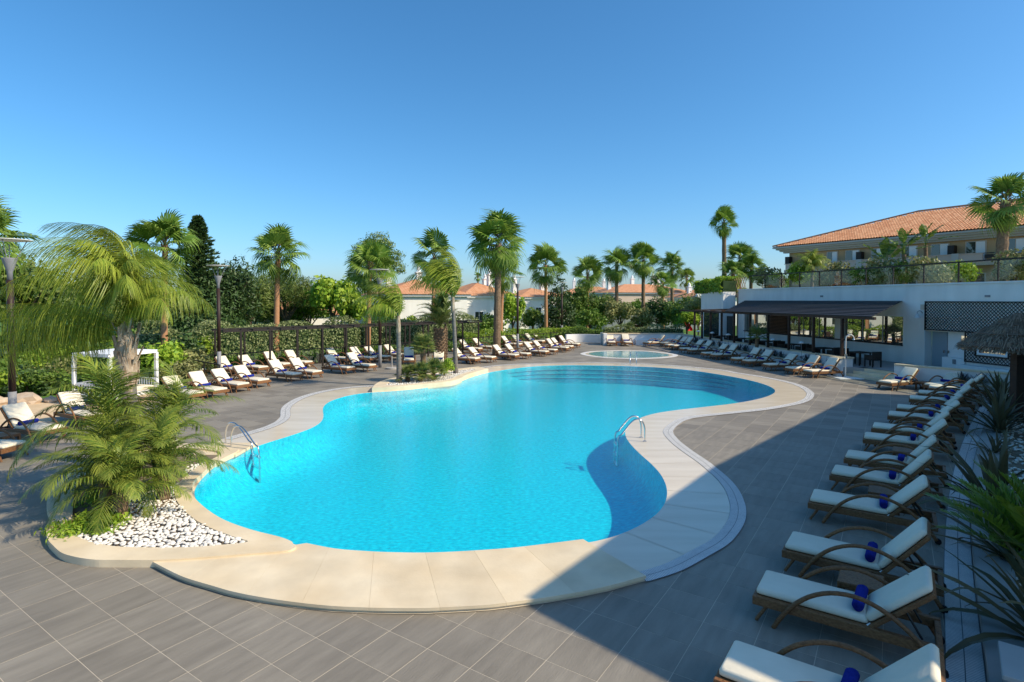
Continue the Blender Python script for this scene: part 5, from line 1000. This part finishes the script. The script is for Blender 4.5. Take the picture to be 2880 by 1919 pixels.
for i,(px,Y,rx,ry_,rz,cz,m,n,sz,lab) in enumerate([(715,54,2.6,2.,2.0,3.0,'leaf_pine',4200,.34,'leafy pine behind the lone palm trunk'),(870,54,2.2,1.8,2.2,3.2,'leaf_mid',3600,.34,'mid-green tree between the umbrella pine and the bright tree'),(1075,54,1.7,1.6,1.7,2.4,'leaf_mid',3000,.30,'green tree covering the white villa corner'),(1145,50,1.3,1.3,1.1,1.5,'leaf_bright',1800,.26,'round shrub tree before the white villa'),(1240,56,1.5,1.4,1.1,1.3,'leaf_mid',2000,.28,'dark shrub at the foot of the white villas'),(1375,58,1.5,1.4,1.3,1.2,'leaf_mid',2000,.28,'green bush left of the ragged palm'),(1500,66,1.7,1.5,1.6,1.6,'leaf_mid',2200,.30,'green bush before the shuttered villa wing'),(1700,84,2.6,2.2,2.4,2.6,'leaf_olive',3000,.36,'olive tree before the cream villa'),(1780,86,2.4,2.2,2.0,2.0,'leaf_mid',2800,.36,'green tree under the pair of brown-skirted palms'),(1640,92,3.2,2.6,2.8,3.0,'leaf_dark',3200,.42,'dark tree far behind the conical cypress'),(1930,80,2.4,2.0,2.2,2.4,'leaf_mid',2600,.36,'green tree before the curved gable')]):
    x,y=at(px,Y); tree(lab,x,y,cloud(14,rx,ry_,rz,cz,700+i),n,sz,m,1.8,.12,720+i)
# left shrub bank
r=random.Random(77); names=['low leafy shrub','rounded garden shrub','loose flowering shrub','dark leafy shrub']
SH=[crownmesh('foliage',m,cloud(9,1,1,.8,.6,300+i),1500,.16,310+i) for i,m in enumerate(['leaf_mid','leaf_bright','leaf_olive','leaf_dark'])]
spots=[(30,27,1.5),(95,26,1.3),(150,25.5,1.2),(60,30,1.3),(215,27,1.5),(300,27,1.4),(370,27.5,1.4),(440,28,1.4),(500,29,1.2),(20,33,1.8),(120,34,1.9),(200,33,1.7),(280,34,1.8),(330,31,1.3),(400,33,1.8),(470,31,1.5),(545,33,1.4),(600,34.5,1.2),(-20,24,1.2),(15,22.9,.9),(70,23.4,.9),(125,23.8,.8),(470,28,.9),(490,26.8,.9)]
for i,(px,Y,s) in enumerate(spots):
    x,y=at(px,Y); k=i%3 if i%5 else 3; t=thing('shrub','%s in the left garden bank, %s from the lamp side'%(names[k],ORD[i]),'shrub',(x,y,-.05),r.uniform(0,6),'shrubs in the left garden bank'); link('foliage',SH[k],t,(0,0,0),(0,0,0),(s*1.15,s*1.15,s*.95)); MB().tube([(0,0,-.1),(.02,0,.5*s)],.05,6).build('stem','bark',t)
# hedges: boxes of leaves
def hedge(label,path,w_,h,n,size,m,seed,z0=0,name='hedge'):
    t=thing(name,label,'hedge',(path[0][0],path[0][1],z0)); P=resample(path,.5); L=np.array(path[0]); r=np.random.RandomState(seed); Q=np.array(P)-L
    T=np.gradient(Q,axis=0); T/=np.linalg.norm(T,axis=1,keepdims=True); N_=np.stack([-T[:,1],T[:,0]],1)
    i=r.randint(0,len(Q)-1,n); f=r.rand(n)[:,None]; c=Q[i]*(1-f)+Q[i+1]*f; s=r.rand(n); lump=1+.10*np.sin(c[:,0]*2.3+seed)+.08*np.sin(c[:,1]*3.1)
    face=r.rand(n); top=face<.35; u=np.where(top,r.uniform(-1,1,n),np.where(face<.70,-1,1))*(w_/2); z=np.where(top,h,h*s**.8)*lump+r.normal(0,.05,n); u=u*lump+r.normal(0,.07,n)
    P3=np.c_[c+N_[i]*u[:,None],z]; nn=np.c_[N_[i]*np.sign(u)[:,None]*(~top)[:,None],top*1.]+r.normal(size=(n,3))*.6; nn/=np.linalg.norm(nn,axis=1,keepdims=True); t_=np.cross(nn,r.normal(size=(n,3))); t_/=np.linalg.norm(t_,axis=1,keepdims=True); s_=np.cross(nn,t_); Ls=size*r.uniform(.6,1.3,n)[:,None]
    V=np.stack([P3-t_*Ls*.5,P3+s_*Ls*.32,P3+t_*Ls*.5,P3-s_*Ls*.32],1).reshape(-1,3); link('foliage',npmesh('foliage',V,np.arange(4*n).reshape(-1,4),m,np.repeat(r.rand(n),4)),t)
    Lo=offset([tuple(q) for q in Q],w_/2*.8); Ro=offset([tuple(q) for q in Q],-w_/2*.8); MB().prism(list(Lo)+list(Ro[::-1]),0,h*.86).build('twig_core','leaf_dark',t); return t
hedge('tall variegated hedge behind the dark pergola',[(-20.6,31.2),(-17.5,34.4),(-12.0,39.7),(-7.4,44.8),(-3.5,49)],1.6,2.35,26000,.14,'leaf_hedge',1)
hedge('trimmed bright green hedge beyond the railing',[(-4.5,46.2),(0,50.6),(3.2,53.8),(6.0,55.2)],1.6,1.15,9000,.14,'leaf_bright',2)
hedge('low clipped hedge behind the curved wall',[(4.5,54.0),(6.5,54.3),(8.6,53.6)],1.0,1.15,3500,.13,'leaf_mid',3)
hedge('yellow-green hedge growing in the end wall planter',[(8.2,50.4),(12,50.4),(15.2,50.6)],.85,1.55,4200,.12,'leaf_hedge',4)
hedge('leafy ground cover along the glass railing',[(-18.6,29.6),(-17.0,31.6),(-10.6,38.1),(-5.8,43.7),(3.0,52.4)],1.0,.6,8000,.15,'leaf_mid',5)
hedge('long green shrub border behind the sand',[(-30,23.4),(-24,24.0),(-19.5,24.6),(-17.3,26.2),(-18.0,28.0)],2.2,.75,9000,.15,'leaf_mid',6)
hedge('flowering planting at the left end of the roof terrace',[(18.2,47.2),(17.8,49.0),(17.2,51.5)],1.6,1.2,3000,.2,'leaf_bright',7,4.5)
# far treeline
V,F,rv=leaves([(xx+rnd.uniform(-3,3),rnd.uniform(128,150),rnd.uniform(0,3.5),rnd.uniform(5,8),3,rnd.uniform(3.2,6)) for xx in range(-150,160,5)],15000,1.1,99,'leaf_dark',shell=.7,aspect=.8)
tag(link('treeline',npmesh('treeline',V,F,'leaf_mid',rv)),'far line of dark pines along the horizon','trees',kind='stuff')
# terrace planting
for i,(px,Y,z,s,m,lab) in enumerate([(2250,41.5,4.6,1.0,1,'bright shrub behind the second terrace glass panel'),(2345,39,4.6,1.1,2,'grey-green shrub on the terrace before the hotel corner'),(2490,36.5,4.6,1.15,2,'wide flowering shrub in the middle of the roof terrace'),(2620,33,4.6,1.05,2,'grey shrub behind the terrace glass left of the thick palm'),(2700,33.5,4.6,.85,1,'low bright shrub right of the banana-leaved plants'),(2855,27.5,4.6,1.0,2,'large shrub at the right frame edge of the terrace'),(2560,35.5,4.6,.9,0,'green shrub below the banana-leaved plants'),(2420,37,4.6,.75,0,'small round terrace shrub'),(2190,43,4.6,.7,0,'low shrub at the far end of the terrace glass'),(2170,52,4.6,1.3,2,'airy shrub behind the terrace end')]):
    x,y=at(px,Y); t=thing('shrub',lab,'shrub',(x,y,z),i,'shrubs on the roof terrace'); link('foliage',SH[m],t,(0,0,0),(0,0,0),(s*1.2,s*1.2,s*1.4)); MB().tube([(0,0,-.1),(.02,0,.5)],.05,6).build('stem','bark',t)
def banana(label,px,Y,h,sc_,n=9,z=4.6):
    x,y=at(px,Y); t=thing('banana_palm',label,'plant',(x,y,z),rnd.uniform(0,6),'banana-leaved plants on the roof terrace'); trunk(t,[(0,0,0),(.05,0,h*.5),(0,0,h)],.13,.12,'trunk_br',bumps=.06)
    for k in range(n): link('leaf',STRAW[k%2],t,(0,0,h-.1),(rnd.uniform(-.3,.3),-R(78-58*k/(n-1)),k*2.4),sc_*rnd.uniform(.85,1.1))
banana('banana-leaved plant with tall trunk, middle of three',2540,38,2.4,.95); banana('tallest banana-leaved plant before the orange roof',2600,38,3.0,.8); banana('leftmost leaning banana-leaved plant on the terrace',2487,38.5,1.5,1.0); banana('low banana-leaved clump at the foot of the tall ones',2535,37,.3,.85,12)
x,y=at(2283,41); t=thing('queen_palm','feathery palm on the terrace before the hotel corner','palm tree',(x,y,4.6)); trunk(t,[(0,0,0),(0,0,.8),(0,0,1.6)],.12,.1,'trunk_gr'); put_fronds(t,1.6,QUEENS,[(k*2.39996,R(75-85*k/21),k,rnd.uniform(.85,1.1)) for k in range(22)],.95,r=random.Random(9))
x,y=at(2665,36); t=thing('queen_palm','yellowish feathery palm right of the banana-leaved plants','palm tree',(x,y,4.6)); trunk(t,[(0,0,0),(0,0,.4),(0,0,.8)],.1,.1,'trunk_gr'); put_fronds(t,.8,QUEENS,[(k*2.39996,R(78-80*k/15),k,rnd.uniform(.8,1.0)) for k in range(16)],.7,r=random.Random(10))
for i,(px,py,Y,cr) in enumerate([(2080,730,62,2.0),(2112,752,60,1.6),(2060,770,58,1.6)]): fan_palm('green bushy palm beside the very tall palm, %s of three'%['highest','right','lowest'][i],PX(px,Y),Y,ZY(py,Y),cr,.2,'trunk_br',24,500+i,2,(0,0),2,False,'bushy palms at the terrace end')
# small palm on the ledge, lavender tufts
cham('small young palm growing from the ledge under the canopy',15.75,36.3,.37,1.1,1.25,20,.12)
lv=[]
V=[];F=[];rv=[]; r_=np.random.RandomState(5)
for k in range(90):
    a=r_.rand()*6.28; e=r_.uniform(.5,1.5); d=np.array([math.cos(a)*math.cos(e),math.sin(a)*math.cos(e),math.sin(e)]); l=r_.uniform(.2,.45); q_=np.cross(d,[0,0,1]); q_/=np.linalg.norm(q_)+1e-6; b=len(V); V+=[q_*.006,d*l+q_*.006,d*l-q_*.006,-q_*.006,d*l*.75+q_*.014,d*l*1.05+q_*.01,d*l*1.05-q_*.01,d*l*.75-q_*.014]; F+=[(b,b+1,b+2,b+3),(b+4,b+5,b+6,b+7)]; rv+=[.8]*4+[.1]*4
LAV=npmesh('lavender',V,F,'lavender',rv)
for i in range(20):
    f=(i+.5)/20; p=np.array(A_)*(1-f)+np.array(B_)*f; o=link('lavender',LAV,None,(p[0]-.38+rnd.uniform(-.1,.1),p[1]+rnd.uniform(-.2,.2),.37),(0,0,i),rnd.uniform(.9,1.4)); tag(o,'purple-grey lavender tuft on the ledge under the bar parapet, %s from the steps'%ORD[i],'lavender','lavender tufts on the ledge')
for i,(x,y) in enumerate([(19.35,24.25),(19.7,23.75),(21.0,22.1),(18.6,26.0)]): o=link('lavender',LAV,None,(x,y,.38 if i<3 else .0),(0,0,i),1.2); tag(o,'grey lavender tuft by the low wall near the steps, %s from the left'%ORD[(i+1)%4],'lavender','lavender near the steps')
# ferny ground cover of the near planter
V,F,rv=leaves([(-7.35+.55*math.cos(a)*rnd.random(),9.75+.6*math.sin(a)*rnd.random(),.10,.22,.22,.12) for a in np.linspace(0,6.2,26)]+[(-8.1,11.0,.12,.35,.5,.15),(-8.9,12.6,.12,.4,.7,.15),(-6.9,9.35,.1,.25,.15,.08)],5200,.10,44,'leaf_bright',shell=.2,aspect=.3,up=.3)
tag(link('ground_cover',npmesh('ground_cover',V,F,'leaf_bright',rv)),'low ferny green ground cover under the planter palms','ground cover',kind='stuff')
x,y=-3.35,28.0; tree('round bright green bush on the right of the gravel island',x,y,cloud(9,.5,.5,.45,.45,400),1500,.09,'leaf_bright',.3,.04,401,name='round_bush',cat='shrub',group=None,z0=.14)
